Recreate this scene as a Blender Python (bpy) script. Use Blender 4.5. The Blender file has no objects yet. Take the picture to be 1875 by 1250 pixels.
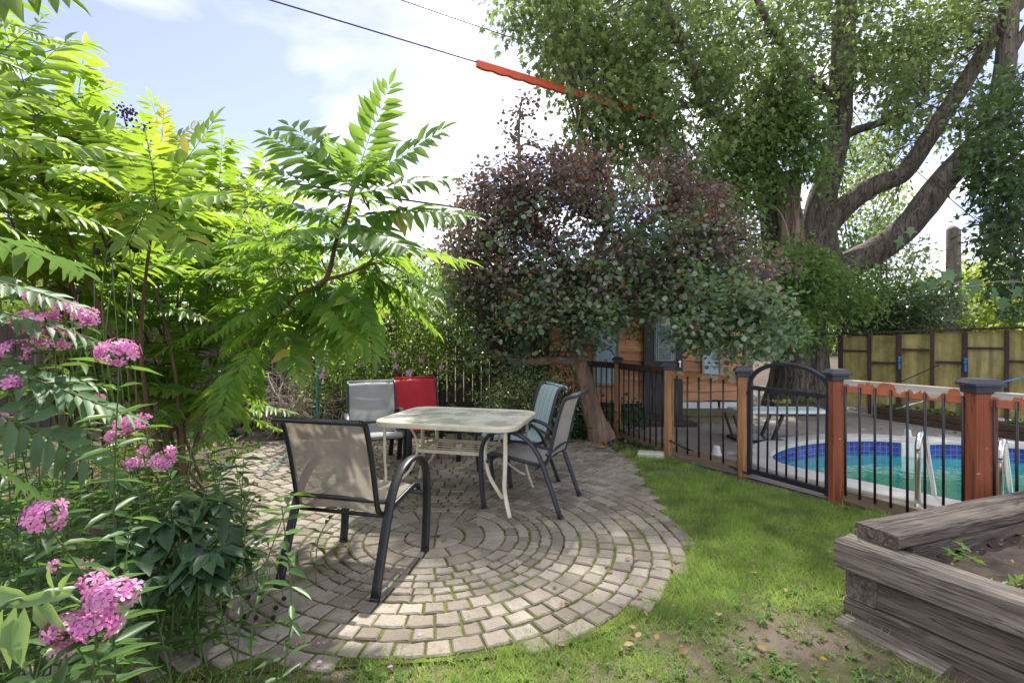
import bpy, math, random
import numpy as np
from mathutils import Vector, Matrix, Euler

random.seed(7)
RNG = np.random.default_rng(11)
SC = bpy.context.scene
COL = SC.collection
PI = math.pi

# ------------------------------------------------------------ camera, sky, sun, exposure
F, CX, HY, HC = 942.0, 937.5, 610.0, 1.45      # focal length in photo pixels, centre, horizon, eye height
cam = bpy.data.cameras.new('camera')
cam.sensor_width = 36.0
cam.lens = 36.0 * F / 1875.0
cam.shift_y = -15.0 / 1875.0
cam.clip_start = 0.05
cam.clip_end = 600
camo = bpy.data.objects.new('camera', cam)
COL.objects.link(camo)
camo.location = (0, 0, HC)
camo.rotation_euler = (PI / 2, 0, 0)
SC.camera = camo

SUN_AZ = math.atan2(0.19, 0.98)       # clockwise from +Y
SUN_EL = math.radians(56)
world = bpy.data.worlds.new("World")
SC.world = world
world.use_nodes = True
wn, wl = world.node_tree.nodes, world.node_tree.links
wn.clear()
wout = wn.new('ShaderNodeOutputWorld')
bg = wn.new('ShaderNodeBackground')
bg.inputs['Strength'].default_value = 0.15
sky = wn.new('ShaderNodeTexSky')
sky.sky_type = 'NISHITA'
sky.sun_disc = False
sky.sun_elevation = SUN_EL
sky.sun_rotation = SUN_AZ
sky.air_density = 1.0
sky.dust_density = 0.6
tc = wn.new('ShaderNodeTexCoord')
sep = wn.new('ShaderNodeSeparateXYZ')
wl.new(tc.outputs['Generated'], sep.inputs[0])
mx = wn.new('ShaderNodeMath'); mx.operation = 'MAXIMUM'; mx.inputs[1].default_value = 0.06
wl.new(sep.outputs['Z'], mx.inputs[0])
dx = wn.new('ShaderNodeMath'); dx.operation = 'DIVIDE'
dy = wn.new('ShaderNodeMath'); dy.operation = 'DIVIDE'
wl.new(sep.outputs['X'], dx.inputs[0]); wl.new(mx.outputs[0], dx.inputs[1])
wl.new(sep.outputs['Y'], dy.inputs[0]); wl.new(mx.outputs[0], dy.inputs[1])
cb = wn.new('ShaderNodeCombineXYZ')
wl.new(dx.outputs[0], cb.inputs[0]); wl.new(dy.outputs[0], cb.inputs[1])
cn = wn.new('ShaderNodeTexNoise')
cn.inputs['Scale'].default_value = 0.55
cn.inputs['Detail'].default_value = 7
cn.inputs['Roughness'].default_value = 0.5
cn.inputs['Distortion'].default_value = 0.35
cmap = wn.new('ShaderNodeMapping')
cmap.inputs['Location'].default_value = (3.33, 0.4, 0)
wl.new(cb.outputs[0], cmap.inputs[0]); wl.new(cmap.outputs[0], cn.inputs['Vector'])
cr = wn.new('ShaderNodeValToRGB')
cr.color_ramp.elements[0].position = 0.42; cr.color_ramp.elements[0].color = (0.08, 0.08, 0.08, 1)
cr.color_ramp.elements[1].position = 0.68; cr.color_ramp.elements[1].color = (1, 1, 1, 1)
wl.new(cn.outputs['Fac'], cr.inputs[0])
cmix = wn.new('ShaderNodeMixRGB')
cmix.inputs[2].default_value = (5.7, 5.6, 5.5, 1)
wl.new(cr.outputs[0], cmix.inputs[0])
skb = wn.new('ShaderNodeMixRGB'); skb.blend_type = 'MULTIPLY'; skb.inputs[0].default_value = 1
skb.inputs[2].default_value = (.50, .43, .54, 1)
wl.new(sky.outputs[0], skb.inputs[1]); wl.new(skb.outputs[0], cmix.inputs[1])
wl.new(cmix.outputs[0], bg.inputs['Color']); wl.new(bg.outputs[0], wout.inputs[0])

sun = bpy.data.lights.new('sun', 'SUN')
sun.energy = 3.2
sun.angle = math.radians(1.2)
sun.color = (1.0, 0.95, 0.87)
suno = bpy.data.objects.new('sun', sun)
COL.objects.link(suno)
sd = Vector((math.sin(SUN_AZ) * math.cos(SUN_EL), math.cos(SUN_AZ) * math.cos(SUN_EL), math.sin(SUN_EL)))
suno.rotation_euler = sd.to_track_quat('Z', 'Y').to_euler()
SC.view_settings.view_transform = 'Standard'
SC.view_settings.look = 'None'
SC.view_settings.gamma = 1
SC.view_settings.exposure = 1.55
SC.cycles.max_bounces = 8
SC.cycles.transparent_max_bounces = 12

# ------------------------------------------------------------ helpers
def P(px, py, Y):
    return np.array([(px - CX) / F * Y, Y, HC - (py - HY) / F * Y])

def G(px, py, z=0.0):
    Y = (HC - z) * F / (py - HY)
    return np.array([(px - CX) / F * Y, Y, z])

def nrm(v):
    v = np.asarray(v, float)
    return v / (np.linalg.norm(v, axis=-1, keepdims=True) + 1e-9)

def vnoise(x, y, s=1.0, seed=0):
    x = np.asarray(x, float) * s + 100; y = np.asarray(y, float) * s + 100
    xi = np.floor(x).astype(int); yi = np.floor(y).astype(int)
    fx = x - xi; fy = y - yi
    fx = fx * fx * (3 - 2 * fx); fy = fy * fy * (3 - 2 * fy)
    def h(a, b):
        v = np.sin(a * 127.1 + b * 311.7 + seed * 17.3) * 43758.5453
        return v - np.floor(v)
    return (h(xi, yi) * (1 - fx) + h(xi + 1, yi) * fx) * (1 - fy) + (h(xi, yi + 1) * (1 - fx) + h(xi + 1, yi + 1) * fx) * fy

def inpoly(x, y, poly):
    x = np.asarray(x, float); y = np.asarray(y, float)
    r = np.zeros(x.shape, bool)
    n = len(poly)
    for i in range(n):
        x1, y1 = poly[i][0], poly[i][1]; x2, y2 = poly[(i + 1) % n][0], poly[(i + 1) % n][1]
        c = ((y1 > y) != (y2 > y)) & (x < (x2 - x1) * (y - y1) / (y2 - y1 + 1e-12) + x1)
        r ^= c
    return r

def smooth(pts, n=6, closed=False):
    pts = [np.asarray(p, float) for p in pts]
    out = []
    N = len(pts)
    segs = N if closed else N - 1
    for i in range(segs):
        if closed:
            p0, p1, p2, p3 = pts[(i - 1) % N], pts[i], pts[(i + 1) % N], pts[(i + 2) % N]
        else:
            p0, p1, p2, p3 = pts[max(i - 1, 0)], pts[i], pts[i + 1], pts[min(i + 2, N - 1)]
        for k in range(n):
            t = k / n
            out.append(0.5 * ((2 * p1) + (-p0 + p2) * t + (2 * p0 - 5 * p1 + 4 * p2 - p3) * t * t + (-p0 + 3 * p1 - 3 * p2 + p3) * t ** 3))
    if not closed:
        out.append(pts[-1])
    return out

class MB:
    """collects shapes, built as one mesh object"""
    def __init__(s):
        s.v = []; s.f = []; s.m = []; s.uv = []
    def add(s, vs, fs, mi=0):
        o = len(s.v)
        s.v.extend([tuple(map(float, p)) for p in vs])
        for f in fs:
            s.f.append(tuple(i + o for i in f)); s.m.append(mi)
        return s
    def box(s, c, size, rot=None, bev=0.0, mi=0, jit=0):
        hx, hy, hz = size[0] / 2, size[1] / 2, size[2] / 2
        b = min(bev, hx * .9, hy * .9, hz * .9)
        vs = []
        if b <= 0:
            for z in (-hz, hz):
                for x, y in ((-hx, -hy), (hx, -hy), (hx, hy), (-hx, hy)):
                    vs.append((x, y, z))
            fs = [(3, 2, 1, 0), (4, 5, 6, 7)] + [(i, (i + 1) % 4, 4 + (i + 1) % 4, 4 + i) for i in range(4)]
        else:
            def ring(x, y, z, k):
                return [(-x + k, -y, z), (x - k, -y, z), (x, -y + k, z), (x, y - k, z), (x - k, y, z), (-x + k, y, z), (-x, y - k, z), (-x, -y + k, z)]
            rings = [ring(hx - b, hy - b, -hz, b * .4), ring(hx, hy, -hz + b, b), ring(hx, hy, hz - b, b), ring(hx - b, hy - b, hz, b * .4)]
            fs = []
            for r in rings: vs += r
            for k in range(3):
                for i in range(8):
                    j = (i + 1) % 8
                    fs.append((k * 8 + i, k * 8 + j, k * 8 + 8 + j, k * 8 + 8 + i))
            fs.append(tuple(reversed(range(8)))); fs.append(tuple(range(24, 32)))
        M = rot if rot is not None else Matrix.Identity(3)
        out = []
        for p in vs:
            q = M @ Vector(p)
            if jit: q += Vector((random.uniform(-jit, jit), random.uniform(-jit, jit), random.uniform(-jit, jit)))
            out.append((q.x + c[0], q.y + c[1], q.z + c[2]))
        return s.add(out, fs, mi)
    def bar(s, a, b, w, h, bev=0.0, mi=0, up=(0, 0, 1)):
        a = Vector(a); b = Vector(b); d = (b - a); L = d.length; x = d.normalized()
        u = Vector(up)
        y = u.cross(x)
        if y.length < 1e-4: y = Vector((0, 1, 0)).cross(x)
        y.normalize(); z = x.cross(y)
        M = Matrix((x, y, z)).transposed()
        return s.box((a + b) / 2, (L, w, h), M, bev, mi)
    def tube(s, pts, rad, sides=8, mi=0, flat=None, side_vec=None, cap=True, rough=0.0):
        """flat=(w,h): elliptic/flat profile with w along side_vec"""
        pts = [Vector(p) for p in pts]
        n = len(pts)
        if not hasattr(rad, '__len__'): rad = [rad] * n
        vs = []; prev = None
        for i, p in enumerate(pts):
            d = (pts[min(i + 1, n - 1)] - pts[max(i - 1, 0)]).normalized()
            if side_vec is not None:
                sx = Vector(side_vec); sx = (sx - d * sx.dot(d)).normalized()
            elif prev is None:
                sx = d.orthogonal().normalized()
            else:
                sx = (prev - d * prev.dot(d)).normalized()
            prev = sx
            sy = d.cross(sx)
            for k in range(sides):
                a = 2 * PI * (k + .5) / sides
                r = rad[i]
                if rough: r *= 1 + rough * (vnoise(k * 1.9 + i * .13, i * .35, 1, 5) - .5) * 2
                if flat:
                    ca, sa = math.cos(a), math.sin(a)
                    ca = math.copysign(abs(ca) ** .6, ca); sa = math.copysign(abs(sa) ** .6, sa)
                    q = p + sx * (ca * flat[0] / 2) + sy * (sa * flat[1] / 2)
                else:
                    q = p + sx * (math.cos(a) * r) + sy * (math.sin(a) * r)
                vs.append(q)
        fs = []
        for i in range(n - 1):
            for k in range(sides):
                j = (k + 1) % sides
                fs.append((i * sides + k, i * sides + j, (i + 1) * sides + j, (i + 1) * sides + k))
        if cap:
            fs.append(tuple(reversed(range(sides)))); fs.append(tuple((n - 1) * sides + k for k in range(sides)))
        return s.add(vs, fs, mi)
    def build(s, name, mats, parent=None, smooth_=False, offset=None):
        me = bpy.data.meshes.new(name)
        v = np.array(s.v, float).reshape(-1, 3)
        if offset is not None: v = v - np.asarray(offset, float)
        me.from_pydata([tuple(p) for p in v], [], s.f)
        if not isinstance(mats, (list, tuple)): mats = [mats]
        for m in mats: me.materials.append(m)
        if len(mats) > 1: me.polygons.foreach_set('material_index', s.m)
        if smooth_:
            me.polygons.foreach_set('use_smooth', [True] * len(me.polygons))
        me.update()
        o = bpy.data.objects.new(name, me)
        COL.objects.link(o)
        if parent is not None: o.parent = parent
        return o

def tag(o, label=None, cat=None, group=None, kind=None):
    if label: o['label'] = label
    if cat: o['category'] = cat
    if group: o['group'] = group
    if kind: o['kind'] = kind
    return o

def empty(name, loc, rz=0.0, label=None, cat=None, group=None):
    o = bpy.data.objects.new(name, None)
    COL.objects.link(o)
    o.location = loc; o.rotation_euler = (0, 0, rz)
    o.empty_display_size = 0.1
    return tag(o, label, cat, group)

# leaf templates: x width, y along, z normal
T_LANCE = (np.array([(0, 0, 0), (-.5, .3, .06), (0, .3, -.02), (.5, .3, .06), (-.42, .62, .04), (0, .62, -.03), (.42, .62, .04), (0, 1, -.10)]),
           [(0, 2, 1), (0, 3, 2), (1, 2, 5, 4), (2, 3, 6, 5), (4, 5, 7), (5, 6, 7)])
T_ROUND = (np.array([(0, 0, 0), (.40, .22, .08), (.48, .62, .08), (0, 1, 0), (-.48, .62, .08), (-.40, .22, .08)]),
           [(0, 1, 2, 3), (0, 3, 4, 5)])
T_OVAL = (np.array([(0, 0, 0), (.42, .35, .07), (.30, .75, .05), (0, 1, -.05), (-.30, .75, .05), (-.42, .35, .07)]),
          [(0, 1, 2, 3), (0, 3, 4, 5)])
T_MAPLE = (np.array([(0, 0, 0), (.30, .12, .03), (.22, .30, .03), (.58, .52, .0), (.20, .55, .04), (0, 1, -.08), (-.20, .55, .04), (-.58, .52, .0), (-.22, .30, .03), (-.30, .12, .03)]),
           [(0, 1, 2, 4, 5), (2, 3, 4), (0, 5, 6, 8, 9), (8, 6, 7)])
_pet = [(0, 0, 0)]; _pf = []
for k in range(5):
    a = 2 * PI * k / 5
    for da, r, z in ((-.50, .38, .05), (-.33, .95, .10), (0, 1.06, .06), (.33, .95, .10), (.50, .38, .05)):
        _pet.append((math.cos(a + da) * r * .5, math.sin(a + da) * r * .5, z * .5))
    b = 1 + 5 * k
    _pf += [(0, b, b + 1, b + 2), (0, b + 2, b + 3, b + 4)]
T_FLOWER = (np.array(_pet), _pf)
T_BLADE = (np.array([(-.5, 0, 0), (.5, 0, 0), (.3, .55, .08), (-.3, .55, .08), (0, 1, .3)]), [(0, 1, 2, 3), (3, 2, 4)])

class Leaves:
    def __init__(s):
        s.p = []; s.d = []; s.n = []; s.l = []; s.w = []
    def add(s, p, d, n, l, w):
        p = np.atleast_2d(p); N = len(p)
        s.p.append(p); s.d.append(np.broadcast_to(np.atleast_2d(d), (N, 3))); s.n.append(np.broadcast_to(np.atleast_2d(n), (N, 3)))
        s.l.append(np.broadcast_to(np.atleast_1d(l), (N,))); s.w.append(np.broadcast_to(np.atleast_1d(w), (N,)))
    def count(s): return sum(len(a) for a in s.p)
    def build(s, name, T, mat, parent=None, offset=(0, 0, 0), sm=False):
        p = np.concatenate(s.p); d = nrm(np.concatenate(s.d)); n = np.concatenate(s.n)
        l = np.concatenate(s.l); w = np.concatenate(s.w)
        x = nrm(np.cross(d, n)); z = np.cross(x, d)
        tv, tf = T
        V = p[:, None, :] + x[:, None, :] * (tv[None, :, 0:1] * w[:, None, None]) + d[:, None, :] * (tv[None, :, 1:2] * l[:, None, None]) + z[:, None, :] * (tv[None, :, 2:3] * l[:, None, None])
        V = V.reshape(-1, 3) - np.asarray(offset, float)
        nv = len(tv); N = len(p)
        fl = np.concatenate([np.array(f) for f in tf]); cnt = np.array([len(f) for f in tf])
        loops = (fl[None, :] + (np.arange(N) * nv)[:, None]).reshape(-1)
        counts = np.tile(cnt, N)
        starts = np.concatenate([[0], np.cumsum(counts)[:-1]])
        me = bpy.data.meshes.new(name)
        me.vertices.add(len(V)); me.vertices.foreach_set('co', V.astype(np.float32).reshape(-1))
        me.loops.add(len(loops)); me.loops.foreach_set('vertex_index', loops.astype(np.int32))
        me.polygons.add(len(counts)); me.polygons.foreach_set('loop_start', starts.astype(np.int32))
        me.polygons.foreach_set('loop_total', counts.astype(np.int32))
        if sm: me.polygons.foreach_set('use_smooth', np.ones(len(counts), bool))
        me.materials.append(mat)
        me.update(calc_edges=True)
        o = bpy.data.objects.new(name, me)
        COL.objects.link(o)
        if parent is not None: o.parent = parent
        return o

# ------------------------------------------------------------ materials
def newmat(name):
    m = bpy.data.materials.new(name); m.use_nodes = True
    nt = m.node_tree; nt.nodes.clear()
    out = nt.nodes.new('ShaderNodeOutputMaterial')
    return m, nt, out

def N(nt, t, **kw):
    n = nt.nodes.new(t)
    for k, v in kw.items():
        if k in n.inputs: n.inputs[k].default_value = v
        else: setattr(n, k, v)
    return n

def ramp(nt, fac, stops, interp='LINEAR'):
    r = nt.nodes.new('ShaderNodeValToRGB'); r.color_ramp.interpolation = interp
    e = r.color_ramp.elements
    while len(e) < len(stops): e.new(.5)
    for i, (p, c) in enumerate(stops):
        e[i].position = p; e[i].color = (c[0], c[1], c[2], 1)
    nt.links.new(fac, r.inputs[0])
    return r.outputs[0]

def mixc(nt, f, a, b, mode='MIX'):
    m = nt.nodes.new('ShaderNodeMixRGB'); m.blend_type = mode
    for i, v in ((0, f), (1, a), (2, b)):
        if hasattr(v, 'is_output'): nt.links.new(v, m.inputs[i])
        elif i == 0: m.inputs[0].default_value = v
        else: m.inputs[i].default_value = (v[0], v[1], v[2], 1)
    return m.outputs[0]

def noise(nt, scale, detail=4, rough=.55, vec=None, dist=0.0, stretch=None, coord='Object'):
    tc = nt.nodes.new('ShaderNodeTexCoord')
    v = tc.outputs[coord]
    if stretch:
        mp = nt.nodes.new('ShaderNodeMapping'); mp.inputs['Scale'].default_value = stretch
        nt.links.new(v, mp.inputs[0]); v = mp.outputs[0]
    n = N(nt, 'ShaderNodeTexNoise', Scale=scale, Detail=detail, Roughness=rough, Distortion=dist)
    nt.links.new(v, n.inputs['Vector'])
    return n.outputs['Fac']

def bump(nt, h, strength=.3, dist=.01):
    b = N(nt, 'ShaderNodeBump', Strength=strength, Distance=dist)
    nt.links.new(h, b.inputs['Height'])
    return b.outputs[0]

def leafmat(name, c1, c2, tr, ft=.42, rough=.45, clump=1.2, spec=.4, autumn=None, c3=None):
    m, nt, out = newmat(name)
    g = N(nt, 'ShaderNodeNewGeometry')
    rnd = g.outputs['Random Per Island']
    st = [(0, c1), (.85 if c3 else 1, c2)]
    if c3: st.append((1.0, c3))
    base = ramp(nt, rnd, st)
    nz = noise(nt, clump, 3)
    bright = ramp(nt, nz, [(.3, (.58, .62, .56)), (.7, (1.35, 1.28, 1.15))])
    col = mixc(nt, 1.0, base, bright, 'MULTIPLY')
    trc = mixc(nt, 1.0, bright, tr, 'MULTIPLY')
    if autumn:
        th = N(nt, 'ShaderNodeMath', operation='MULTIPLY'); nt.links.new(rnd, th.inputs[0]); th.inputs[1].default_value = 37.7
        fr = N(nt, 'ShaderNodeMath', operation='FRACT'); nt.links.new(th.outputs[0], fr.inputs[0])
        gt = N(nt, 'ShaderNodeMath', operation='GREATER_THAN'); nt.links.new(fr.outputs[0], gt.inputs[0]); gt.inputs[1].default_value = autumn[1]
        col = mixc(nt, gt.outputs[0], col, autumn[0]); trc = mixc(nt, gt.outputs[0], trc, autumn[0])
    p = N(nt, 'ShaderNodeBsdfPrincipled', Roughness=rough)
    p.inputs['Specular IOR Level'].default_value = spec
    nt.links.new(col, p.inputs['Base Color'])
    t = N(nt, 'ShaderNodeBsdfTranslucent'); nt.links.new(trc, t.inputs[0])
    mx = N(nt, 'ShaderNodeMixShader'); mx.inputs[0].default_value = ft
    nt.links.new(p.outputs[0], mx.inputs[1]); nt.links.new(t.outputs[0], mx.inputs[2])
    nt.links.new(mx.outputs[0], out.inputs[0])
    return m

def simple(name, col, rough=.5, metal=0.0, spec=.5, var=.0, nscale=8, bmp=0.0, col2=None, stretch=None, bscale=None, lo=.35, hi=.65):
    m, nt, out = newmat(name)
    p = N(nt, 'ShaderNodeBsdfPrincipled', Roughness=rough, Metallic=metal)
    p.inputs['Specular IOR Level'].default_value = spec
    if col2 or var:
        c2 = col2 or tuple(c * (1 - var) for c in col)
        n = noise(nt, nscale, 6, .6, stretch=stretch)
        c = ramp(nt, n, [(lo, c2), (hi, col)])
        nt.links.new(c, p.inputs['Base Color'])
    else:
        p.inputs['Base Color'].default_value = (*col, 1)
    if bmp:
        n2 = noise(nt, bscale or nscale * 3, 5, .6, stretch=stretch)
        nt.links.new(bump(nt, n2, bmp, .01), p.inputs['Normal'])
    nt.links.new(p.outputs[0], out.inputs[0])
    return m

def woodmat(name, c1, c2, grain=(2, 40, 40), peel=None, cracks=None, moss=None, rough=.8, bmp=.5, island=False, bd=.006):
    m, nt, out = newmat(name)
    n = noise(nt, 1.0, 7, .65, stretch=grain, dist=.4)
    col = ramp(nt, n, [(.3, c1), (.72, c2)])
    n2 = noise(nt, 1.0, 3, .5, stretch=(grain[0] * .5, grain[1] * .12, grain[2] * .12))
    col = mixc(nt, .5, col, ramp(nt, n2, [(.3, (.5, .5, .5)), (.7, (1.3, 1.3, 1.3))]), 'MULTIPLY')
    h = n
    if cracks:
        nc_ = noise(nt, 1.0, 3, .5, stretch=cracks, dist=1.0)
        ck = ramp(nt, nc_, [(.475, (1, 1, 1)), (.495, (.12, .10, .09)), (.505, (.12, .10, .09)), (.525, (1, 1, 1))])
        col = mixc(nt, .5, col, ck, 'MULTIPLY')
        hm = N(nt, 'ShaderNodeMath', operation='MULTIPLY'); nt.links.new(n, hm.inputs[0]); nt.links.new(ck, hm.inputs[1]); h = hm.outputs[0]
    if island:
        g = N(nt, 'ShaderNodeNewGeometry')
        col = mixc(nt, .8, col, ramp(nt, g.outputs['Random Per Island'], [(0, (.55, .55, .55)), (1, (1.25, 1.25, 1.2))]), 'MULTIPLY')
    if moss:
        n3 = noise(nt, moss[1], 5, .6)
        col = mixc(nt, ramp(nt, n3, [(moss[2], (0, 0, 0)), (moss[2] + .15, (1, 1, 1))]), col, moss[0])
    if peel == 'grad':
        tcz = N(nt, 'ShaderNodeTexCoord'); sz_ = N(nt, 'ShaderNodeSeparateXYZ'); nt.links.new(tcz.outputs['Object'], sz_.inputs[0])
        n4 = noise(nt, 7, 9, .6, stretch=(1, 1, .5))
        ma = N(nt, 'ShaderNodeMath', operation='MULTIPLY_ADD'); nt.links.new(sz_.outputs[2], ma.inputs[0]); ma.inputs[1].default_value = 2.6; nt.links.new(n4, ma.inputs[2])
        k = ramp(nt, ma.outputs[0], [(.545, (0, 0, 0)), (.555, (1, 1, 1))])
        grey = ramp(nt, n, [(.3, (.30, .27, .22)), (.6, (.58, .55, .48))])
        col = mixc(nt, k, col, grey)
    elif peel:
        # flaked paint: exposed grey wood with a ragged edge
        n4 = noise(nt, peel[1], 8, .6, stretch=(1, 1.6, peel[3] if len(peel) > 3 else 1.6))
        k = ramp(nt, n4, [(peel[2], (0, 0, 0)), (peel[2] + .012, (1, 1, 1))])
        col = mixc(nt, k, col, peel[0])
    p = N(nt, 'ShaderNodeBsdfPrincipled', Roughness=rough)
    nt.links.new(col, p.inputs['Base Color'])
    if bmp: nt.links.new(bump(nt, h, bmp, bd), p.inputs['Normal'])
    nt.links.new(p.outputs[0], out.inputs[0])
    return m

M = {}
M['ail'] = leafmat('bright compound leaf', (.06, .15, .02), (.18, .31, .04), (.36, .54, .05), .52, .42, 2.0, c3=(.30, .36, .06), autumn=((.48, .40, .06), .985))
M['ail2'] = leafmat('mid green compound leaf', (.05, .135, .02), (.13, .26, .045), (.32, .52, .06), .5, .4, 2.2, c3=(.2, .3, .06), autumn=((.40, .33, .06), .99))
M['ail3'] = leafmat('blue green compound leaf', (.075, .15, .07), (.13, .23, .11), (.2, .36, .08), .3, .5)
M['ail_y'] = leafmat('yellowing compound leaf', (.30, .34, .03), (.5, .45, .05), (.7, .7, .1), .5)
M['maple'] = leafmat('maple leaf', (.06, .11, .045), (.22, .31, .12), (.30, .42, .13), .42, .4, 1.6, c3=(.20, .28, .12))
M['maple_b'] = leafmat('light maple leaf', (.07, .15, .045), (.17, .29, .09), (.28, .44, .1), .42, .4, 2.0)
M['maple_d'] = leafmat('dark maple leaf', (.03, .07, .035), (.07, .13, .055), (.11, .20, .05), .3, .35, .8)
M['smoke_p'] = leafmat('purple smoke bush leaf', (.10, .085, .09), (.30, .25, .25), (.30, .20, .13), .36, .36, 2.2, autumn=((.42, .16, .08), .965))
M['smoke_g'] = leafmat('blue green smoke bush leaf', (.08, .15, .09), (.28, .34, .27), (.24, .40, .12), .4, .34, 2.2, spec=.8, autumn=((.45, .18, .07), .985))
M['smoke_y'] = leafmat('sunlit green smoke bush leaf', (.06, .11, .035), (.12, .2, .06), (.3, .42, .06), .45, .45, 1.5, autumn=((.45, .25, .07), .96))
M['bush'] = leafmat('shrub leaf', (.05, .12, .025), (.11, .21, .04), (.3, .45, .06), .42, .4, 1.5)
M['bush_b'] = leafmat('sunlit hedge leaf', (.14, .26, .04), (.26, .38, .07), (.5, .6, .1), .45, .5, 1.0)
M['glossy'] = leafmat('glossy evergreen leaf', (.12, .22, .07), (.55, .62, .38), (.2, .32, .06), .3, .28, 2.5, spec=.7)
M['phlox'] = leafmat('phlox leaf', (.025, .07, .025), (.095, .19, .055), (.2, .36, .06), .35, .42, 3)
M['phlox_l'] = leafmat('pale phlox leaf', (.12, .22, .09), (.2, .32, .13), (.3, .45, .1), .35, .42, 3)
M['peony'] = leafmat('peony leaf', (.022, .06, .03), (.06, .125, .055), (.08, .16, .04), .25, .42, 3, spec=.35)
M['weed'] = leafmat('weed leaf', (.09, .19, .04), (.17, .30, .07), (.28, .42, .07), .35, .5, 6)
M['grass'] = leafmat('grass blade', (.15, .27, .06), (.33, .48, .13), (.38, .54, .13), .4, .5, 4.5, c3=(.50, .48, .26))
M['pink'] = leafmat('pink phlox petal', (.60, .17, .50), (.86, .46, .78), (.75, .3, .6), .35, .5, 9)
M['mauve'] = leafmat('mauve hibiscus petal', (.5, .24, .58), (.62, .36, .68), (.6, .35, .6), .35, .5, 9)
M['eye'] = simple('flower eye', (.35, .02, .16), .6)
M['white_petal'] = leafmat('white petal', (.75, .75, .72), (.85, .85, .8), (.8, .8, .75), .35, .5, 9)
M['yellow_fl'] = leafmat('yellow flower spray', (.45, .33, .02), (.7, .5, .03), (.6, .5, .05), .3, .5, 9)
M['orange_leaf'] = leafmat('fallen orange leaf', (.5, .17, .04), (.6, .33, .08), (.6, .3, .05), .3, .6, 9)
M['seed'] = simple('dark seed head', (.025, .02, .012), .9, var=.4, nscale=60, bmp=.8)
M['fruit'] = simple('dry seed cluster', (.05, .018, .02), .9, var=.4, nscale=60)
M['stem'] = simple('green stem', (.10, .16, .05), .6, var=.3, nscale=10)
M['stem_br'] = simple('brown young bark', (.17, .105, .06), .75, var=.45, nscale=9, bmp=.4, stretch=(1, 1, .3))
M['twig'] = simple('bare grey twig', (.36, .30, .24), .85, var=.4, nscale=20)
M['twig_d'] = simple('dark twig', (.06, .045, .035), .85, var=.3, nscale=20)
M['bark'] = woodmat('old maple bark', (.07, .057, .045), (.27, .23, .19), (14, 14, 1.4), cracks=(12, 12, 1.6), rough=.95, bmp=1.0, bd=.05)
M['bark_s'] = woodmat('smoke tree bark', (.11, .07, .05), (.34, .235, .17), (16, 16, 3), rough=.9, bmp=.8, bd=.012)
M['snag'] = woodmat('rotten heartwood', (.12, .07, .045), (.46, .36, .28), (16, 16, 1.3), cracks=(7, 7, .9), rough=.95, bmp=1.0, bd=.04)
M['black'] = simple('black powder coated metal', (.022, .024, .028), .38, spec=.5, var=.35, nscale=30, bmp=.05, bscale=120)
M['iron'] = simple('black painted iron', (.018, .020, .026), .4, var=.35, nscale=14, bmp=.12, bscale=60)
M['cap'] = simple('black post cap', (.05, .055, .072), .5, var=.3, nscale=20)
M['cream'] = simple('cream painted metal', (.70, .66, .52), .45, col2=(.52, .47, .33), nscale=7, bmp=.05, lo=.28, hi=.55)
M['chrome'] = simple('brushed steel rail', (.75, .74, .70), .22, metal=1.0, var=.15, nscale=9)
M['white'] = simple('white enamel', (.75, .76, .76), .45, var=.15, nscale=9)
M['board'] = simple('pale blue diving board', (.52, .66, .68), .5, var=.2, nscale=10)
M['grey_pad'] = simple('dark grey door paint', (.045, .043, .047), .6, var=.2, nscale=8)
M['soil'] = simple('garden soil', (.085, .06, .045), 1.0, col2=(.035, .026, .02), nscale=9, bmp=1.0, bscale=40)

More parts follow.
